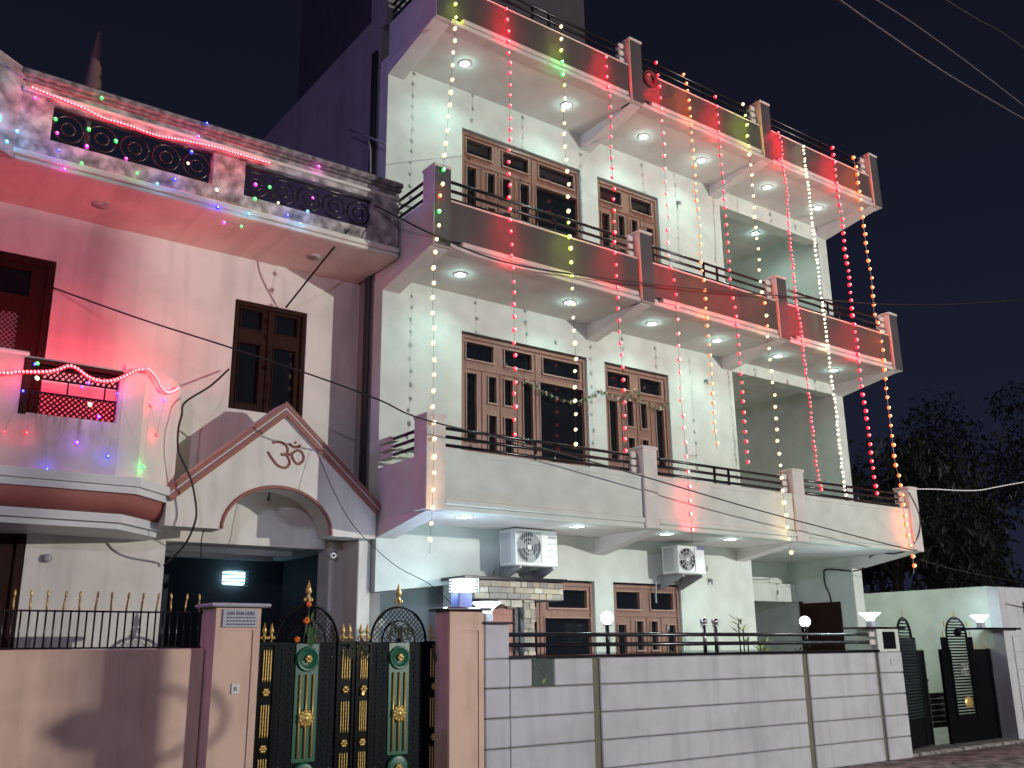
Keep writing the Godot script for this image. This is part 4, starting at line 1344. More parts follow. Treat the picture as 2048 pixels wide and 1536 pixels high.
func ornate_gate():
	var z := 1.1
	var sp := spear(1.0)
	var big := spear(1.35)
	var fl := flower(0.042)
	var twisted := twisted_rod(0.3)
	for leafn in 2:
		var o := 1.045 * leafn
		var x0 := 2.98 + (0.0 if leafn == 0 else 1.06)
		var x1 := 4.03 if leafn == 0 else 5.1
		var cx := 3.5 if leafn == 0 else 4.55
		var label := "left leaf of the ornate black and green gate with gold flowers" if leafn == 0 else "right leaf of the ornate black and green gate, beside the peach lamp pillar"
		var t := thing("gate_leaf", label, "gate", Vector3((x0 + x1) / 2, 0, z), "leaves of the ornate gate")
		var ra := 0.325
		var g := G.new()
		g.plate(x0, x1, 0.05, 1.75, z - 0.02, z + 0.01)
		part(t, "sheet", g, M.gate_blue)
		g = G.new()
		for x in [x0, cx - ra - 0.035, cx + ra, x1 - 0.035]:
			g.box(x, x + 0.035, 0.05, 1.76, z - 0.025, z + 0.03, 0.005)
		g.box(x0, cx - ra, 1.72, 1.755, z - 0.03, z + 0.035, 0.005)
		g.box(cx + ra, x1, 1.72, 1.755, z - 0.03, z + 0.035, 0.005)
		part(t, "frame", g, M.gate_black)
		# arch with lattice and scrollwork
		for r in [ra + 0.01, 0.2]:
			var arc := []
			for k in 25:
				var a := PI * k / 24.0
				arc.append(Vector3(cx + r * cos(a), 1.75 + r * 1.08 * sin(a), z))
			part(t, "arch", tb(arc, 0.014 if r > 0.3 else 0.01, 8), M.gate_black)
		g = G.new()
		for s in [-1.0, 1.0]:
			for k in range(-14, 15):
				var run := []
				for j in 60:
					var u := -0.45 + 0.9 * j / 59.0
					var px: float = u
					var py: float = s * u + k * 0.052
					var rr := Vector2(px, py / 1.08).length()
					if py > 0.0 and rr < ra and rr > 0.2:
						run.append(Vector3(cx + px, 1.75 + py, z + 0.004 * s))
					elif run.size() > 1:
						g.tube([run[0], run[-1]], 0.0045, 4)
						run = []
					else:
						run = []
				if run.size() > 1:
					g.tube([run[0], run[-1]], 0.0045, 4)
		part(t, "lattice", g, M.gate_black, true)
		g = G.new(true)
		for k in 7:
			var a := PI * (k + 0.5) / 7.0
			var c := Vector3(cx + 0.135 * cos(a), 1.76 + 0.14 * sin(a), z)
			var pts := []
			for j in 15:
				var w := TAU * 1.3 * j / 14.0 + a
				pts.append(c + Vector3(cos(w), sin(w), 0) * lerpf(0.045, 0.008, j / 14.0))
			g.tube(pts, 0.006, 5)
			g.tube([Vector3(cx, 1.75, z), c], 0.006, 5)
		part(t, "scrollwork", g, M.gate_black, true)
		piece(t, "spear_finial", big, M.gold, Vector3(cx - 0.01, 1.75 + ra * 1.08, z))
		# green centre panel with medallion, rods and a large flower
		part(t, "green_panel", bx(cx - 0.125, cx + 0.125, 0.62, 1.74, z + 0.01, z + 0.022, 0.004), M.gate_green)
		g = G.new(true)
		g.lathe([Vector2(0.122, 0.0), Vector2(0.12, 0.018), Vector2(0.105, 0.024), Vector2(0.09, 0.012), Vector2(0, 0.02)], Vector3(cx, 1.59, z + 0.022), 28, Basis(Vector3.RIGHT, PI / 2))
		part(t, "medallion", g, M.gate_green)
		piece(t, "flower", fl, M.gold, Vector3(cx, 1.59, z + 0.05))
		for dx in [-0.07, 0.0, 0.07]:
			g = G.new(true)
			g.tube([Vector3(cx + dx, 0.66, z + 0.035), Vector3(cx + dx, 1.44, z + 0.035)], 0.011, 6)
			part(t, "gold_rod", g, M.gold)
		g = G.new(true)
		for k in 11:
			var a := TAU * k / 11.0
			g.ball(Vector3(cx + 0.068 * cos(a), 1.03 + 0.068 * sin(a), z + 0.045), 0.021, 1.0, 7, 5)
		g.lathe([Vector2(0.066, 0.0), Vector2(0.06, 0.02), Vector2(0.04, 0.012), Vector2(0.03, 0.026), Vector2(0, 0.03)], Vector3(cx, 1.03, z + 0.04), 20, Basis(Vector3.RIGHT, PI / 2))
		part(t, "gold_rosette", g, M.gold)
		g = G.new(true)
		g.lathe([Vector2(0.122, 0.0), Vector2(0.12, 0.018), Vector2(0.1, 0.022), Vector2(0, 0.014)], Vector3(cx, 0.5, z + 0.022), 28, Basis(Vector3.RIGHT, PI / 2))
		part(t, "medallion", g, M.gate_green)
		piece(t, "flower", fl, M.gold, Vector3(cx, 0.5, z + 0.05))
		# rows of studs either side
		g = G.new(true)
		for k in 34:
			for dx in [-0.19, 0.19]:
				g.ball(Vector3(cx + dx + 0.018 * (k % 2), 0.3 + 0.042 * k, z + 0.012), 0.0125, 1.0, 6, 4)
			g.ball(Vector3(cx - 0.26, 0.3 + 0.042 * k, z + 0.01), 0.015, 1.0, 5, 3)
			g.ball(Vector3(cx + 0.27, 0.3 + 0.042 * k, z + 0.01), 0.015, 1.0, 5, 3)
		part(t, "stud_row", g, M.gate_stud, true)
		# side panels: rods and flowers
		for sx in [[x0 + 0.035, cx - ra - 0.035], [cx + ra + 0.035, x1 - 0.035]]:
			var a: float = sx[0]
			var b: float = sx[1]
			var mid := (a + b) / 2
			var w: float = minf(b - a, 0.15)
			part(t, "side_panel", bx(a + 0.005, b - 0.005, 0.1, 1.71, z + 0.01, z + 0.016), M.gate_black)
			for yy in [[1.38, 0.32], [0.87, 0.31], [0.38, 0.31]]:
				for k in 4:
					piece(t, "gold_rod", twisted, M.gold, Vector3(mid + (k - 1.5) * w * 0.2, yy[0], z + 0.024))
			for y in [1.285, 0.77, 0.27]:
				piece(t, "flower", fl, M.gold, Vector3(mid, y, z + 0.026))
			for dx in [-0.035, 0.04]:
				piece(t, "spear_finial", sp, M.gold, Vector3(mid + dx, 1.745, z))
		if leafn == 1:
			part(t, "latch", bx(4.1, 4.14, 1.22, 1.26, z + 0.03, z + 0.05, 0.006), M.gold)
	# garlands
	var t := thing("marigold_garland", "orange marigolds and hanging leaves tied over the left gate arch", "garland", Vector3(3.48, 2.1, 1.13))
	part(t, "string", tb(smooth([Vector3(3.5, 2.13, 1.13), Vector3(3.46, 1.93, 1.14), Vector3(3.44, 1.75, 1.14)]), 0.004, 4), M.leaf_dry)
	for q in [[3.48, 2.12, 0.026], [3.46, 1.96, 0.032], [3.37, 1.78, 0.028]]:
		var g := G.new(true)
		for k in 26:
			var d := Vector3(rng.randfn(), rng.randfn(), rng.randfn()).normalized()
			g.ball(Vector3(q[0], q[1], 1.14) + d * q[2] * 0.75, q[2] * 0.4, 1.0, 6, 4)
		part(t, "marigold", g, M.flower_orange)
	for k in 22:
		var g := G.new()
		var p := Vector3(3.5 + rng.randf_range(-0.03, 0.09), rng.randf_range(1.8, 2.08), 1.135)
		g.leaf(p, Vector3(rng.randf_range(-0.03, 0.05), rng.randf_range(-0.12, -0.07), rng.randf_range(0, 0.03)), Vector3(0.013, 0, 0.006), Vector3(0, -0.01, -0.02))
		part(t, "leaf", g, M.leaf_green if k % 3 else M.leaf_dry)
	for q in [["dry_garland", 4.55, 1.9, 0.13, "dry leaf garland hanging in the right gate arch"], ["dry_garland", 4.03, 1.72, 0.12, "dark dry leaves tied where the two gate leaves meet"], ["dry_garland", 5.06, 1.68, 0.1, "dry leaves drooping at the hinge side of the right gate leaf"]]:
		t = thing(q[0], q[4], "garland", Vector3(q[1], q[2], 1.13), "dried leaf garlands on the gate")
		part(t, "string", tb(smooth([Vector3(q[1] - q[3], q[2] + 0.02, 1.14), Vector3(q[1], q[2] + 0.06, 1.15), Vector3(q[1] + q[3], q[2] - 0.02, 1.14)]), 0.004, 4), M.leaf_dry)
		for k in 26:
			var g := G.new()
			var p := Vector3(q[1] + rng.randf_range(-1, 1) * q[3], q[2] + rng.randf_range(-0.06, 0.08), 1.14)
			g.leaf(p, Vector3(rng.randf_range(-0.05, 0.05), rng.randf_range(-0.13, -0.05), rng.randf_range(0, 0.04)), Vector3(0.014, 0, 0.008), Vector3(0.01, 0.01, 0.02))
			part(t, "leaf", g, M.leaf_dry)


func twisted_rod(l: float) -> ArrayMesh:
	var g := G.new(true)
	var prof := [Vector2(0, 0)]
	var n := 16
	for k in n + 1:
		prof.append(Vector2(0.006 if k % 2 else 0.0085, l * k / n))
	prof.append(Vector2(0, l))
	g.lathe(prof, Vector3.ZERO, 6)
	return g.mesh()


func right_gate():
	var z := 0.95
	var t := thing("gate_leaf", "dark louvred gate leaf with a domed top and a gold oval, right side", "gate", Vector3(16.1, 0, z), "leaves of the dark right gate")
	var g := G.new()
	g.plate(15.26, 16.88, 0.05, 1.57, z - 0.02, z + 0.005, [[15.56, 16.2, 0.5, 1.57]])
	g.box(15.26, 15.32, 0.03, 1.58, z - 0.03, z + 0.03, 0.006)
	g.box(16.82, 16.88, 0.03, 1.58, z - 0.03, z + 0.03, 0.006)
	g.box(15.54, 15.58, 0.4, 1.58, z - 0.025, z + 0.025, 0.005)
	g.box(16.18, 16.22, 0.4, 1.58, z - 0.025, z + 0.025, 0.005)
	g.plate(15.36, 16.36, 1.57, 1.78, z - 0.02, z + 0.01, [[15.56, 16.17, 1.57, 1.78]])
	part(t, "frame", g, M.gate_black)
	g = G.new()
	var dome := []
	for k in 21:
		var a := PI * k / 20.0
		dome.append(Vector3(15.86 + 0.32 * cos(a), 1.78 + 0.33 * pow(sin(a), 0.8), z))
	part(t, "dome", tb(dome, 0.018, 6), M.gate_black)
	for k in 33:
		var y := 0.52 + 0.0485 * k
		var w := 0.31
		if y > 1.78:
			w = 0.32 * sqrt(maxf(0.0, 1.0 - pow((y - 1.78) / 0.33, 2.2)))
		if w < 0.05:
			continue
		part(t, "slat", bx(15.87 - w, 15.87 + w, y, y + 0.026, z - 0.012, z + 0.012, 0.003), M.gate_black)
	for k in 8:
		part(t, "slat", bx(15.34, 16.8, 0.08 + 0.05 * k, 0.105 + 0.05 * k, z + 0.006, z + 0.02, 0.003), M.gate_black)
	part(t, "gold_finial", tb([Vector3(15.86, 2.11, z), Vector3(15.86, 2.22, z)], 0.008), M.gold)
	for q in [[15.42, 1.78], [16.3, 1.78], [16.45, 1.57], [16.6, 1.57], [16.78, 1.57], [15.5, 1.95], [16.24, 1.95]]:
		piece(t, "finial", spear(0.6), M.gold, Vector3(q[0], q[1], z))
	g = G.new(true)
	g.lathe([Vector2(0.09, 0), Vector2(0.075, 0.015), Vector2(0, 0.02)], Vector3.ZERO, 20, Basis(Vector3.RIGHT, PI / 2))
	piece(t, "gold_oval", g.mesh(), M.gold, Vector3(15.95, 0.69, z + 0.02), Basis().scaled(Vector3(1.4, 1.1, 1)))
	g = G.new()
	g.box(15.84, 16.06, 1.22, 1.255, z + 0.014, z + 0.024, 0.003)
	g.box(15.935, 15.97, 1.13, 1.345, z + 0.014, z + 0.0245, 0.003)
	for q in [[15.84, 15.875, 1.13, 1.22], [16.025, 16.06, 1.255, 1.345], [15.84, 15.935, 1.31, 1.345], [15.97, 16.06, 1.13, 1.165]]:
		g.box(q[0], q[1], q[2], q[3], z + 0.014, z + 0.0235, 0.003)
	part(t, "silver_emblem", g, M.metal_grey)
	g = G.new(true)
	g.ball(Vector3(15.87, 1.86, z + 0.02), 0.07, 1.0, 10, 6)
	part(t, "round_boss", g, M.gate_black)
	for y in [0.55, 1.25]:
		part(t, "hinge", tb([Vector3(16.92, y, z), Vector3(16.92, y + 0.12, z)], 0.03, 8), M.gate_black)
	# the other leaf stands open, edge on
	t = thing("gate_leaf", "dark louvred gate leaf swung open and seen edge on beside the grey wall", "gate", Vector3(13.5, 0, 1.3), "leaves of the dark right gate")
	var base := Transform3D(Basis(Vector3.UP, 0.24), Vector3(13.45, 0, 1.15))
	g = G.new()
	g.box(0, 1.62, 0.05, 1.56, -0.02, 0.02, 0.006, base)
	g.box(0.36, 1.3, 1.56, 1.78, -0.018, 0.018, 0.006, base)
	for x in [0.0, 0.32, 1.28, 1.56]:
		g.box(x, x + 0.06, 0.04, 1.57, -0.035, 0.035, 0.006, base)
	part(t, "frame", g, M.gate_black)
	for k in 26:
		g = G.new()
		g.box(0.4, 1.26, 0.5 + 0.0485 * k, 0.526 + 0.0485 * k, 0.02, 0.034, 0.004, base)
		part(t, "slat", g, M.gate_stud)
	g = G.new()
	dome = []
	for k in 13:
		var a := PI * k / 12.0
		dome.append(base * Vector3(0.83 + 0.32 * cos(a), 1.78 + 0.31 * sin(a), 0))
	part(t, "dome", tb(dome, 0.022, 6), M.gate_black)
	for k in 6:
		var w := 0.31 * sqrt(1.0 - pow((0.05 * k + 0.02) / 0.31, 2.0))
		part(t, "slat", tb([base * Vector3(0.83 - w, 1.8 + 0.05 * k, 0), base * Vector3(0.83 + w, 1.8 + 0.05 * k, 0)], 0.013, 5), M.gate_stud)
	part(t, "finial", tb([base * Vector3(0.83, 2.09, 0), base * Vector3(0.83, 2.2, 0)], 0.007), M.gold)
	part(t, "latch_ring", tb([base * Vector3(1.6, 1.07, 0), base * Vector3(1.72, 1.07, 0)], 0.03, 6), M.gate_black)
	# low slatted panel across the gap
	t = thing("low_gate", "low dark brown slatted gate panel between the two dark gate leaves", "gate", Vector3(15.2, 0.3, 0.68))
	z = 0.72
	for k in 6:
		part(t, "slat", bx(14.7, 15.8, 0.29 + 0.095 * k, 0.38 + 0.095 * k, z - 0.05, z - 0.03, 0.004), mat("slat_brown", lin(0.03, 0.018, 0.018), 0.45) if not M.has("slat_brown") else M.slat_brown)
	part(t, "stile", bx(14.66, 14.72, 0.28, 0.88, z - 0.06, z - 0.025, 0.005), M.gate_black)


# ---------------------------------------------------------------- cables
func cable(called: String, label: String, pts: Array, r: float, m: Material, category := "cable", group := ""):
	solo(called, tb(smooth(pts, 6), r, 6), m, label, category, group)


func cables():
	cable("cable", "long black service cable running from the left house across the lower balcony", [Vector3(1.06, 5.57, -0.60), Vector3(1.78, 5.09, 0.30), Vector3(2.57, 4.75, 0.90), Vector3(3.46, 4.49, 1.20), Vector3(4.03, 4.26, 1.50), Vector3(4.54, 4.09, 1.60), Vector3(6.13, 3.96, 1.60), Vector3(7.74, 3.78, 1.60), Vector3(10.03, 3.50, 1.60), Vector3(13.41, 3.19, 1.50), Vector3(14.21, 3.17, 1.40)], 0.009, M.wire_black)
	cable("cable", "black cable slanting from the left parapet across the second balcony fronts", [Vector3(4.40, 7.04, 0.55), Vector3(4.62, 6.83, 0.80), Vector3(4.84, 6.48, 1.27), Vector3(5.75, 6.34, 1.35), Vector3(7.03, 6.43, 1.38), Vector3(9.35, 6.74, 1.38), Vector3(11.60, 7.10, 1.38), Vector3(14.02, 7.49, 1.38), Vector3(16.43, 7.99, 1.38), Vector3(19.80, 8.81, 1.38)], 0.011, M.wire_black)
	cable("cable", "thick dark cable dropping from the left parapet to the window over the gable", [Vector3(4.09, 6.66, 0.50), Vector3(3.90, 6.27, 0.10), Vector3(3.76, 5.88, -0.55)], 0.012, M.wire_black)
	cable("cable", "black cable looping down beside the gable into the left porch", [Vector3(3.08, 4.95, -0.55), Vector3(2.72, 4.58, -0.10), Vector3(2.38, 4.29, 0.15), Vector3(2.34, 4.13, 0.20), Vector3(2.30, 3.95, 0.25), Vector3(2.32, 3.73, 0.25), Vector3(2.40, 3.58, 0.25), Vector3(2.49, 3.40, 0.25), Vector3(2.56, 3.11, 0.25), Vector3(2.54, 2.93, 0.25), Vector3(2.54, 2.77, 0.00), Vector3(2.55, 2.65, -0.50), Vector3(2.52, 2.60, -0.60)], 0.012, M.wire_black)
	cable("cable", "thin cable sagging from the gable to the slatted gate lamp", [Vector3(3.95, 3.97, 0.10), Vector3(4.01, 3.52, 0.40), Vector3(4.13, 3.06, 0.70), Vector3(4.29, 2.74, 1.00), Vector3(4.52, 2.52, 1.15), Vector3(4.87, 2.36, 1.20), Vector3(5.15, 2.16, 1.20)], 0.004, M.wire_black)
	cable("cable", "thick black cable from the right end of the lower balcony down to the side door", [Vector3(14.40, 4.17, 1.26), Vector3(14.61, 3.88, 1.26), Vector3(14.62, 3.63, 1.26), Vector3(14.49, 3.41, 1.26), Vector3(14.29, 3.21, 1.20), Vector3(14.18, 3.15, 1.00), Vector3(14.37, 3.20, 0.60), Vector3(14.39, 3.16, 0.40), Vector3(14.60, 3.00, 0.10), Vector3(14.44, 2.94, 0.02), Vector3(14.36, 2.95, -0.12), Vector3(14.36, 3.00, -0.52), Vector3(14.36, 2.90, -0.58), Vector3(14.36, 2.72, -0.57), Vector3(14.36, 2.58, -0.51), Vector3(14.36, 2.41, -0.48)], 0.013, M.wire_black)
	cable("cable", "white cable leaving the right end of the lower balcony toward the trees", [Vector3(14.80, 4.29, 1.10), Vector3(15.52, 4.35, 1.10), Vector3(16.37, 4.40, 1.10), Vector3(17.09, 4.47, 1.10), Vector3(17.87, 4.61, 1.10), Vector3(19.11, 4.83, 1.10)], 0.011, M.wire_white)
	cable("cable", "faint dark cable above the white side wall on the right", [Vector3(14.42, 3.04, 1.30), Vector3(15.63, 2.90, 1.30), Vector3(18.04, 2.74, 1.30)], 0.006, M.wire_black)
	cable("cable", "short black cable end dangling under the left foot of the gable", [Vector3(2.75, 3.00, 0.05), Vector3(2.77, 2.95, -0.10), Vector3(2.82, 2.84, -0.30), Vector3(2.90, 2.67, -0.50)], 0.006, M.wire_black)
	cable("power_line", "lowest of the three power lines across the top right sky", [Vector3(9.42, 10.24, 4.00), Vector3(10.57, 10.16, 4.00), Vector3(12.39, 10.08, 4.00), Vector3(14.88, 10.12, 4.00)], 0.011, M.wire_line, "power line", "power lines over the street")
	cable("power_line", "middle of the three power lines across the top right sky", [Vector3(10.30, 10.63, 4.00), Vector3(11.43, 10.64, 4.00), Vector3(13.09, 10.55, 4.00), Vector3(14.96, 10.38, 4.00)], 0.009, M.wire_line, "power line", "power lines over the street")
	cable("power_line", "power line nearest the top right corner of the sky", [Vector3(12.32, 11.53, 4.00), Vector3(13.52, 11.59, 4.00), Vector3(14.34, 11.68, 4.00), Vector3(15.37, 11.67, 4.00)], 0.012, M.wire_black, "power line", "power lines over the street")
	cable("cable", "thin pale wire curving from the second floor balcony post to the window", [Vector3(5.11, 7.69, 1.00), Vector3(5.35, 7.90, 0.80), Vector3(5.82, 8.29, 0.30), Vector3(6.10, 8.47, 0.02)], 0.005, M.wire_grey)


# ---------------------------------------------------------------- hanging strings of lights
const STR := {
	"s1": [Vector2(5.11, 9.89), Vector2(5.11, 9.63), Vector2(5.09, 9.32), Vector2(5.05, 8.60), Vector2(5.00, 8.08), Vector2(4.95, 7.44), Vector2(4.91, 7.05), Vector2(4.88, 6.68), Vector2(4.83, 6.27), Vector2(4.81, 5.63), Vector2(4.83, 5.02), Vector2(4.83, 4.42), Vector2(4.84, 3.84), Vector2(4.84, 3.27), Vector2(4.80, 2.68)],
	"s2": [Vector2(5.90, 10.31), Vector2(5.96, 9.71), Vector2(5.97, 9.02), Vector2(5.96, 8.12), Vector2(5.95, 7.25), Vector2(5.96, 6.55), Vector2(6.00, 6.15), Vector2(6.00, 5.62), Vector2(6.00, 4.90), Vector2(5.98, 4.21), Vector2(5.99, 4.03)],
	"s3": [Vector2(6.88, 10.28), Vector2(6.90, 9.98), Vector2(6.90, 9.53), Vector2(6.92, 9.26), Vector2(6.90, 8.58), Vector2(6.92, 8.13), Vector2(6.94, 7.83), Vector2(6.94, 7.31), Vector2(6.94, 6.73), Vector2(6.96, 6.37), Vector2(6.97, 5.81), Vector2(6.98, 5.40), Vector2(6.96, 4.93), Vector2(6.94, 4.33), Vector2(6.96, 3.85)],
	"s4": [Vector2(7.76, 10.13), Vector2(7.74, 9.77), Vector2(7.78, 9.45), Vector2(7.78, 8.96), Vector2(7.77, 8.56), Vector2(7.78, 8.00), Vector2(7.77, 7.38), Vector2(7.76, 7.00), Vector2(7.78, 6.34), Vector2(7.78, 5.97), Vector2(7.80, 5.19), Vector2(7.81, 4.51), Vector2(7.78, 3.96)],
	"s5": [Vector2(8.80, 10.44), Vector2(8.80, 10.22), Vector2(8.86, 9.93), Vector2(8.84, 9.41), Vector2(8.86, 8.90), Vector2(8.86, 8.40), Vector2(8.86, 7.83), Vector2(8.82, 7.26), Vector2(8.88, 6.81), Vector2(8.91, 6.50), Vector2(8.92, 5.74), Vector2(8.91, 5.01), Vector2(8.93, 4.36), Vector2(8.96, 3.60), Vector2(8.95, 3.02)],
	"s6": [Vector2(9.39, 10.45), Vector2(9.45, 10.20), Vector2(9.50, 9.95), Vector2(9.48, 9.28), Vector2(9.50, 8.77), Vector2(9.50, 8.26), Vector2(9.52, 7.85), Vector2(9.52, 7.27), Vector2(9.54, 6.87), Vector2(9.54, 6.32), Vector2(9.57, 5.78), Vector2(9.56, 5.25), Vector2(9.57, 4.73), Vector2(9.58, 4.37)],
	"s7": [Vector2(10.11, 10.30), Vector2(10.13, 10.13), Vector2(10.15, 9.68), Vector2(10.13, 9.31), Vector2(10.15, 8.79), Vector2(10.15, 8.18), Vector2(10.14, 7.59), Vector2(10.15, 7.09), Vector2(10.19, 6.61), Vector2(10.20, 6.37), Vector2(10.22, 5.66), Vector2(10.22, 5.04), Vector2(10.23, 4.59), Vector2(10.22, 4.07)],
	"s8": [Vector2(10.78, 10.42), Vector2(10.82, 10.28), Vector2(10.85, 10.15), Vector2(10.87, 9.83), Vector2(10.86, 9.18), Vector2(10.88, 8.65), Vector2(10.86, 8.20), Vector2(10.87, 7.77), Vector2(10.87, 7.26), Vector2(10.93, 6.76), Vector2(10.92, 6.27), Vector2(10.95, 5.78), Vector2(10.95, 5.30), Vector2(10.95, 4.75), Vector2(10.95, 4.21), Vector2(10.99, 3.61), Vector2(11.01, 3.13), Vector2(11.03, 2.78)],
	"s9": [Vector2(11.68, 10.15), Vector2(11.75, 9.93), Vector2(11.73, 9.55), Vector2(11.76, 9.09), Vector2(11.74, 8.53), Vector2(11.71, 7.98), Vector2(11.73, 7.63), Vector2(11.74, 7.10), Vector2(11.77, 6.59), Vector2(11.80, 6.09), Vector2(11.82, 5.59), Vector2(11.84, 4.94), Vector2(11.84, 4.38), Vector2(11.91, 3.90)],
	"s10": [Vector2(12.36, 10.13), Vector2(12.38, 9.70), Vector2(12.38, 9.08), Vector2(12.40, 8.61), Vector2(12.40, 8.15), Vector2(12.41, 7.70), Vector2(12.43, 7.43), Vector2(12.45, 6.90), Vector2(12.46, 6.38), Vector2(12.47, 5.95), Vector2(12.49, 5.52), Vector2(12.50, 4.94), Vector2(12.50, 4.37), Vector2(12.53, 3.89)],
	"s11": [Vector2(13.21, 10.39), Vector2(13.24, 10.01), Vector2(13.24, 9.67), Vector2(13.24, 9.22), Vector2(13.28, 8.94), Vector2(13.27, 8.46), Vector2(13.29, 7.90), Vector2(13.28, 7.52), Vector2(13.28, 7.06), Vector2(13.29, 6.61), Vector2(13.30, 6.08), Vector2(13.32, 5.64), Vector2(13.34, 5.13), Vector2(13.36, 4.62), Vector2(13.38, 4.08), Vector2(13.43, 3.96)],
	"s12": [Vector2(13.83, 10.40), Vector2(13.93, 10.07), Vector2(13.92, 9.62), Vector2(13.93, 9.02), Vector2(13.96, 8.44), Vector2(13.98, 7.96), Vector2(13.96, 7.39), Vector2(14.04, 7.12), Vector2(14.06, 6.75), Vector2(14.04, 6.29), Vector2(14.04, 5.75), Vector2(14.03, 5.13), Vector2(14.05, 4.69), Vector2(14.10, 4.35), Vector2(14.10, 4.01), Vector2(14.12, 3.76), Vector2(14.15, 3.43), Vector2(14.20, 3.18), Vector2(14.21, 2.98), Vector2(14.17, 2.79)],
}

const TINT := {
	"red": [Color(1.0, 0.06, 0.17), Color(1.0, 0.5, 0.52)], "pink": [Color(1.0, 0.25, 0.3), Color(1.0, 0.72, 0.7)],
	"orange": [Color(1.0, 0.38, 0.14), Color(1.0, 0.78, 0.55)], "warm": [Color(1.0, 0.78, 0.55), Color(1.0, 0.96, 0.9)],
	"white": [Color(0.95, 0.88, 0.72), Color(1.0, 1.0, 0.93)], "green": [Color(0.15, 0.9, 0.35), Color(0.7, 1.0, 0.75)],
	"lime": [Color(0.75, 0.85, 0.25), Color(1.0, 1.0, 0.8)], "blue": [Color(0.15, 0.2, 1.0), Color(0.6, 0.65, 1.0)],
	"violet": [Color(0.55, 0.15, 1.0), Color(0.85, 0.7, 1.0)], "magenta": [Color(1.0, 0.15, 0.85), Color(1.0, 0.75, 0.95)],
	"cyan": [Color(0.3, 0.7, 1.0), Color(0.8, 0.95, 1.0)],
}
var bulbs := {}


func bulb(tint: String, s := 1.0, hot := 1.0) -> ArrayMesh:
	var key := "%s%.2f%.2f" % [tint, s, hot]
	if not bulbs.has(key):
		var g := G.new(true)
		g.ball(Vector3.ZERO, 0.0235 * s, 1.2, 8, 5)
		var m := g.mesh()
		if not M.has("shell_" + tint):
			glow("shell_" + tint, TINT[tint][0], 2.2)
			glow("core_" + tint, TINT[tint][1], 4.0)
		m.surface_set_material(0, M["shell_" + tint])
		var c := G.new(true)
		c.ball(Vector3(0, 0, 0.0145 * s + 0.012 * s * (1.0 - hot)), 0.0158 * s * hot, 1.2, 8, 5)
		c.st.generate_normals()
		c.st.commit(m)
		m.surface_set_material(1, M["core_" + tint])
		bulbs[key] = m
	return bulbs[key]


func string_lights():
	var info := {
		"s1": [0.19, "warm", "leftmost string of lights, crossing the left balcony posts with green and orange bulbs", ["lime", "lime"]],
		"s2": [0.165, "red", "red light string in front of the left window, second string from the left", []],
		"s3": [0.19, "warm", "white light string with green bulbs at the roof, right of the first red one", ["warm", "warm", "lime", "green", "green", "lime"]],
		"s4": [0.165, "red", "red light string hanging down past the narrow double doors", []],
		"s5": [0.2, "pink", "pale pink light string just right of the first free roof post", ["red", "red", "red", "red"]],
		"s6": [0.145, "orange", "orange light string, the only orange one between the middle roof posts", []],
		"s7": [0.15, "red", "red light string right of the orange one, ending on the lower middle rails", []],
		"s8": [0.185, "warm", "long warm white light string beside the third roof post", []],
		"s9": [0.078, "red", "dense red light string at the left side of the open corner rooms", []],
		"s10": [0.076, "white", "dense white light string in front of the open corner rooms", []],
		"s11": [0.14, "red", "red light string against the dark sky, second from the right", []],
		"s12": [0.17, "orange", "rightmost string of lights, orange with twisted cord, below the last roof post", []],
	}
	for key in STR:
		var p: Array = STR[key]
		var q: Array = info[key]
		var pts := []
		for v in p:
			pts.append(Vector3(v.x, v.y, 1.296 + 0.01 * sin(v.y * 5.0)))
		var t := thing("light_string", q[2], "string lights", pts[0], "light strings hanging down the white house")
		var sm := smooth(pts, 4)
		part(t, "cord", tb(sm, 0.0045 if key == "s12" else 0.0022, 4), M.wire_grey if key == "s12" else M.wire_black)
		var along := Curve3D.new()
		for v in sm:
			along.add_point(v)
		var n := int(along.get_baked_length() / float(q[0]))
		var first: Array = q[3]
		for k in n:
			var at := along.sample_baked((k + 0.3) * float(q[0]))
			at += Vector3(rng.randf_range(-1, 1) * 0.012, rng.randf_range(-1, 1) * 0.014, 0.004)
			var tint: String = first[k] if k < first.size() else q[1]
			if key == "s1" and at.y < 7.5 and at.y > 6.5:
				tint = ["orange", "green", "warm"][k % 3]
			if key == "s3" and at.y < 7.3 and at.y > 6.2:
				tint = "lime"
			if key == "s8" and at.y < 7.0 and at.y > 6.4:
				tint = "orange" if k % 2 else "warm"
			if key == "s8" and at.y > 9.6 and at.y < 10.2:
				tint = "lime"
			if key == "s5" and at.y < 7.0 and at.y > 6.3:
				tint = "red"
			var s := rng.randf_range(0.85, 1.15) * (0.85 if q[0] < 0.1 else 1.0) * (1.25 if key in ["s11", "s12"] else 1.0)
			s = snappedf(s, 0.15)
			piece(t, "bulb", bulb(tint, s), null, at, Basis(Vector3.BACK, rng.randf_range(-0.5, 0.5)))
			# the light it throws on the balcony fronts
			var near := (at.y > 9.45 and at.y < 10.25) or (at.y > 6.3 and at.y < 7.1) or (at.y > 3.1 and at.y < 3.9)
			if near and (q[0] > 0.1 or k % 2 == 0):
				var e := 0.095 if tint == "red" else 0.06 if tint == "orange" else 0.05 if tint not in ["warm", "white"] else 0.016
				omni(t, at, TINT[tint][0], e * (1.6 if q[0] < 0.1 else 1.0), 0.012, 3.0)


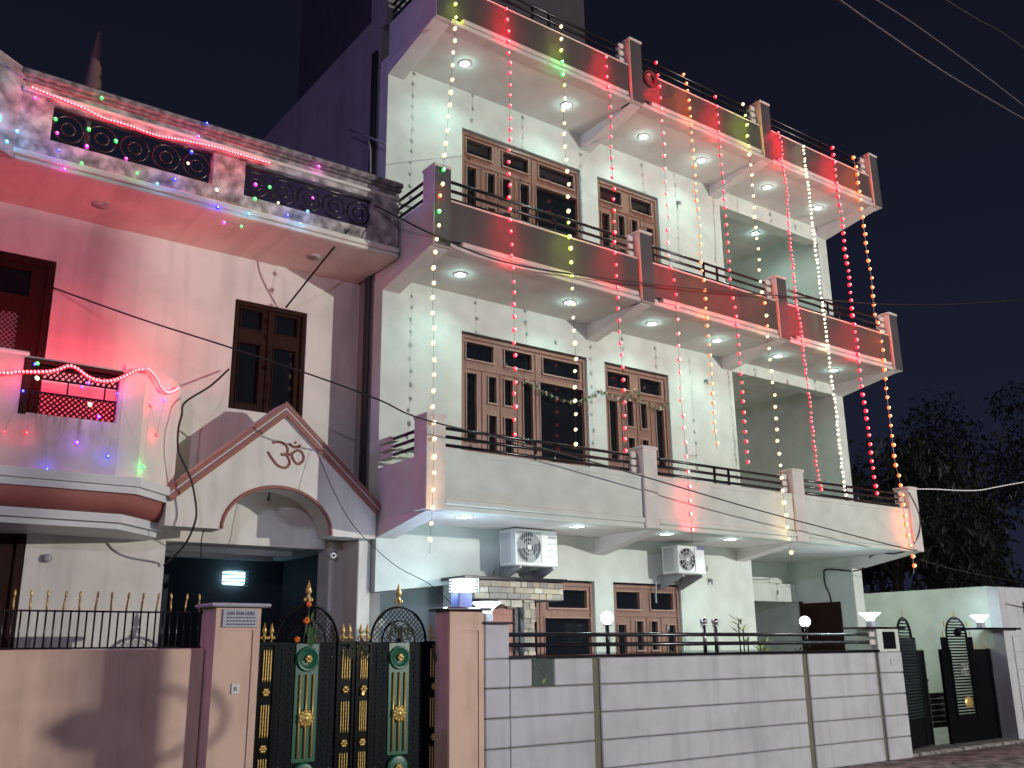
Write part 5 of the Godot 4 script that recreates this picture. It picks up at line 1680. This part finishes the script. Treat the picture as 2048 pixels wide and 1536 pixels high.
func bead_rope(called: String, label: String, pts: Array, step: float, e: float, every: int):
	var t := thing(called, label, "rope light", pts[0], "red rope lights on the left house")
	var sm := smooth(pts, 5)
	part(t, "cord", tb(sm, 0.004, 4), M.wire_black)
	var along := Curve3D.new()
	for v in sm:
		along.add_point(v)
	var m := bulb("red", 0.8)
	var n := int(along.get_baked_length() / step)
	for k in n:
		var at := along.sample_baked(k * step)
		piece(t, "bead_light", m, null, at, Basis(Vector3.BACK, 0.5))
		if k % every == every / 2:
			omni(t, at, Color(1.0, 0.2, 0.3), e, 0.02, 8.0)


func ropes_and_fairy_lights():
	var pts := []
	for v in ROPE1:
		pts.append(Vector3(v.x, v.y, 0.56))
	bead_rope("rope_light", "straight red rope light stretched under the coping of the left parapet", pts, 0.034, 0.065, 5)
	pts = [Vector3(-0.2, 4.2, 0.52)]
	for v in ROPE2:
		pts.append(Vector3(v.x, v.y, 0.52))
	for v in ROPE2B:
		pts.append(v)
	bead_rope("rope_light", "wavy red rope light draped over the small left balcony", pts, 0.034, 0.065, 5)
	pts = [Vector3(-0.3, 4.44, 0.26), Vector3(0.8, 4.435, 0.26), Vector3(1.4, 4.435, 0.26), Vector3(1.75, 4.44, 0.24), Vector3(2.1, 4.46, -0.1)]  # unseen run behind the balcony front, placed to redden the wall
	bead_rope("rope_light", "unseen red rope light behind the front of the small left balcony, lighting the wall", pts, 0.06, 0.36, 4)
	var code := {"g": "green", "m": "magenta", "b": "blue", "c": "cyan", "w": "white", "v": "violet", "r": "red"}
	for q in [[FAIRY1, "multicoloured fairy lights scattered over the left parapet and its eaves", Vector3(0.4, 7.4, 0.56)], [FAIRY2, "multicoloured fairy lights dangling on the front of the small left balcony", Vector3(0.8, 4.4, 0.5)]]:
		var t := thing("fairy_lights", q[1], "fairy lights", q[2], "fairy lights on the left house")
		var by_x := []
		for f in q[0]:
			var p: Vector3 = f[0] if f[0] is Vector3 else Vector3(f[0].x, f[0].y, 0.56)
			by_x.append([p, code[f[1]]])
		by_x.sort_custom(func(a, b): return a[0].x < b[0].x)
		var line := []
		for f in by_x:
			line.append(f[0] + Vector3(0, 0.012, 0))
			piece(t, "bulb", bulb(f[1], rng.randf_range(0.62, 0.95), 0.62), null, f[0], Basis(Vector3.BACK, rng.randf_range(0.2, 0.9)))
			omni(t, f[0] + Vector3(0, 0, -0.006), TINT[f[1]][0], 0.016 if f[1] in ["blue", "cyan", "violet"] else 0.011, 0.012, 3.0)
		part(t, "wire", tb(line, 0.0012, 3), M.wire_black)
	var t := thing("led_lamp", "bright pale blue light at the left end of the left parapet", "lamp", Vector3(0.16, 6.72, 0.72))
	var g := G.new(true)
	g.ball(Vector3(0.16, 6.72, 0.72), 0.05, 1.0, 12, 8)
	part(t, "lamp_globe", g, glow("led_blue", Color(0.45, 0.8, 1.0), 2.0))
	omni(t, Vector3(0.16, 6.72, 0.72), Color(0.35, 0.7, 1.0), 0.12, 0.05, 4.0)
	# flower garland across the first-floor windows
	t = thing("flower_garland", "garland of small white flowers and leaves strung across the first floor windows", "garland", Vector3(7.4, 5.2, 0.05))
	part(t, "string", tb([GARLAND[0], GARLAND[1]], 0.004, 4), M.wire_grey)
	var c := Curve3D.new()
	for k in range(1, GARLAND.size()):
		c.add_point(GARLAND[k])
	var L := c.get_baked_length()
	part(t, "string", tb(Array(c.get_baked_points()), 0.004, 4), M.leaf_dry)
	for k in 110:
		var at := c.sample_baked(L * k / 110.0) + Vector3(rng.randf_range(-0.02, 0.02), rng.randf_range(-0.03, 0.02), rng.randf_range(0, 0.03))
		if absf(at.x - 9.25) < 0.08:
			at.y += rng.randf_range(-0.05, 0.08)
		var gg := G.new()
		for j in 3:
			var d := Vector3(rng.randfn(), rng.randfn(), rng.randfn()).normalized() * 0.04
			gg.leaf(at, d, d.cross(Vector3(0.2, 0.5, 1)).normalized() * 0.012, Vector3(0, -0.008, 0.008))
		if k % 2:
			part(t, "leaf", gg, M.leaf_green if k % 4 == 1 else M.leaf_dry)
		else:
			gg.ball(at + Vector3(0, 0, 0.015), 0.013, 1.0, 6, 4)
			part(t, "flower", gg, M.petal_white if k % 4 else M.leaf_dry)


const ROPE1 := [Vector2(0.455, 7.242), Vector2(0.768, 7.205), Vector2(0.971, 7.177), Vector2(1.145, 7.137), Vector2(1.406, 7.136), Vector2(1.682, 7.114), Vector2(1.957, 7.144), Vector2(2.337, 7.181), Vector2(2.635, 7.181), Vector2(3.028, 7.182)]
const ROPE2 := [Vector2(0.518, 4.231), Vector2(0.661, 4.263), Vector2(0.882, 4.299), Vector2(1.001, 4.336), Vector2(1.104, 4.396), Vector2(1.184, 4.383), Vector2(1.302, 4.314), Vector2(1.434, 4.291), Vector2(1.562, 4.329), Vector2(1.656, 4.389), Vector2(1.751, 4.459), Vector2(1.842, 4.483)]
const ROPE2B := [Vector3(1.860, 4.479, 0.550), Vector3(1.963, 4.437, 0.447), Vector3(2.047, 4.368, 0.363), Vector3(2.140, 4.337, 0.270), Vector3(2.252, 4.398, 0.158), Vector3(2.337, 4.479, 0.073)]
const FAIRY1 := [ [Vector2(0.702, 6.970), "g"], [Vector2(0.734, 6.821), "m"], [Vector2(1.026, 6.962), "g"], [Vector2(1.302, 6.916), "g"], [Vector2(0.770, 6.634), "b"], [Vector2(1.026, 6.762), "m"], [Vector2(0.997, 6.559), "g"], [Vector2(1.423, 6.746), "m"], [Vector2(1.548, 6.615), "g"], [Vector2(1.765, 6.553), "c"], [Vector2(1.943, 6.657), "b"], [Vector2(2.071, 6.894), "w"], [Vector2(2.097, 7.040), "b"], [Vector2(2.158, 7.251), "m"], [Vector2(2.240, 7.448), "b"], [Vector2(1.114, 7.367), "g"], [Vector2(0.490, 7.140), "m"], [Vector2(0.372, 6.719), "c"], [Vector2(0.295, 6.579), "c"], [Vector2(0.840, 6.442), "m"], [Vector2(2.410, 6.670), "w"], [Vector2(2.434, 6.456), "b"], [Vector2(2.519, 6.296), "m"], [Vector2(2.720, 6.303), "g"], [Vector2(2.795, 6.482), "c"], [Vector2(2.852, 6.864), "m"], [Vector2(2.857, 6.686), "g"], [Vector2(3.023, 6.882), "g"], [Vector2(3.138, 6.714), "w"], [Vector2(3.255, 6.587), "b"], [Vector2(3.419, 6.526), "c"], [Vector2(3.508, 6.707), "c"], [Vector2(3.565, 6.899), "m"], [Vector2(3.622, 7.332), "m"] ]
const FAIRY2 := [ [Vector3(0.831, 4.382, 0.500), "g"], [Vector3(0.807, 4.368, 0.500), "b"], [Vector3(0.843, 4.236, 0.500), "w"], [Vector3(0.735, 4.090, 0.500), "b"], [Vector3(1.308, 4.259, 0.500), "v"], [Vector3(1.252, 4.207, 0.500), "v"], [Vector3(1.589, 4.191, 0.500), "b"], [Vector3(1.344, 4.044, 0.500), "w"], [Vector3(1.437, 3.932, 0.500), "v"], [Vector3(0.621, 3.673, 0.500), "r"], [Vector3(0.809, 3.691, 0.500), "r"], [Vector3(1.262, 3.649, 0.500), "v"], [Vector3(1.558, 3.546, 0.500), "b"], [Vector3(1.025, 3.366, 0.500), "b"], [Vector3(1.914, 3.478, 0.476), "g"], [Vector3(1.936, 4.125, 0.454), "r"], [Vector3(2.122, 4.248, 0.268), "v"], [Vector3(2.061, 3.853, 0.329), "r"] ]
const GARLAND := [Vector3(6.69, 5.56, 0.03), Vector3(7.08, 5.31, 0.04), Vector3(7.44, 5.18, 0.04), Vector3(7.8, 5.1, 0.04), Vector3(8.04, 5.12, 0.04), Vector3(8.33, 5.24, 0.04), Vector3(8.53, 5.37, 0.04), Vector3(8.78, 5.29, 0.04), Vector3(9.03, 5.28, 0.04), Vector3(9.23, 5.45, 0.04), Vector3(9.35, 5.35, 0.04), Vector3(9.56, 5.26, 0.04), Vector3(9.77, 5.27, 0.04), Vector3(9.94, 5.39, 0.03)]
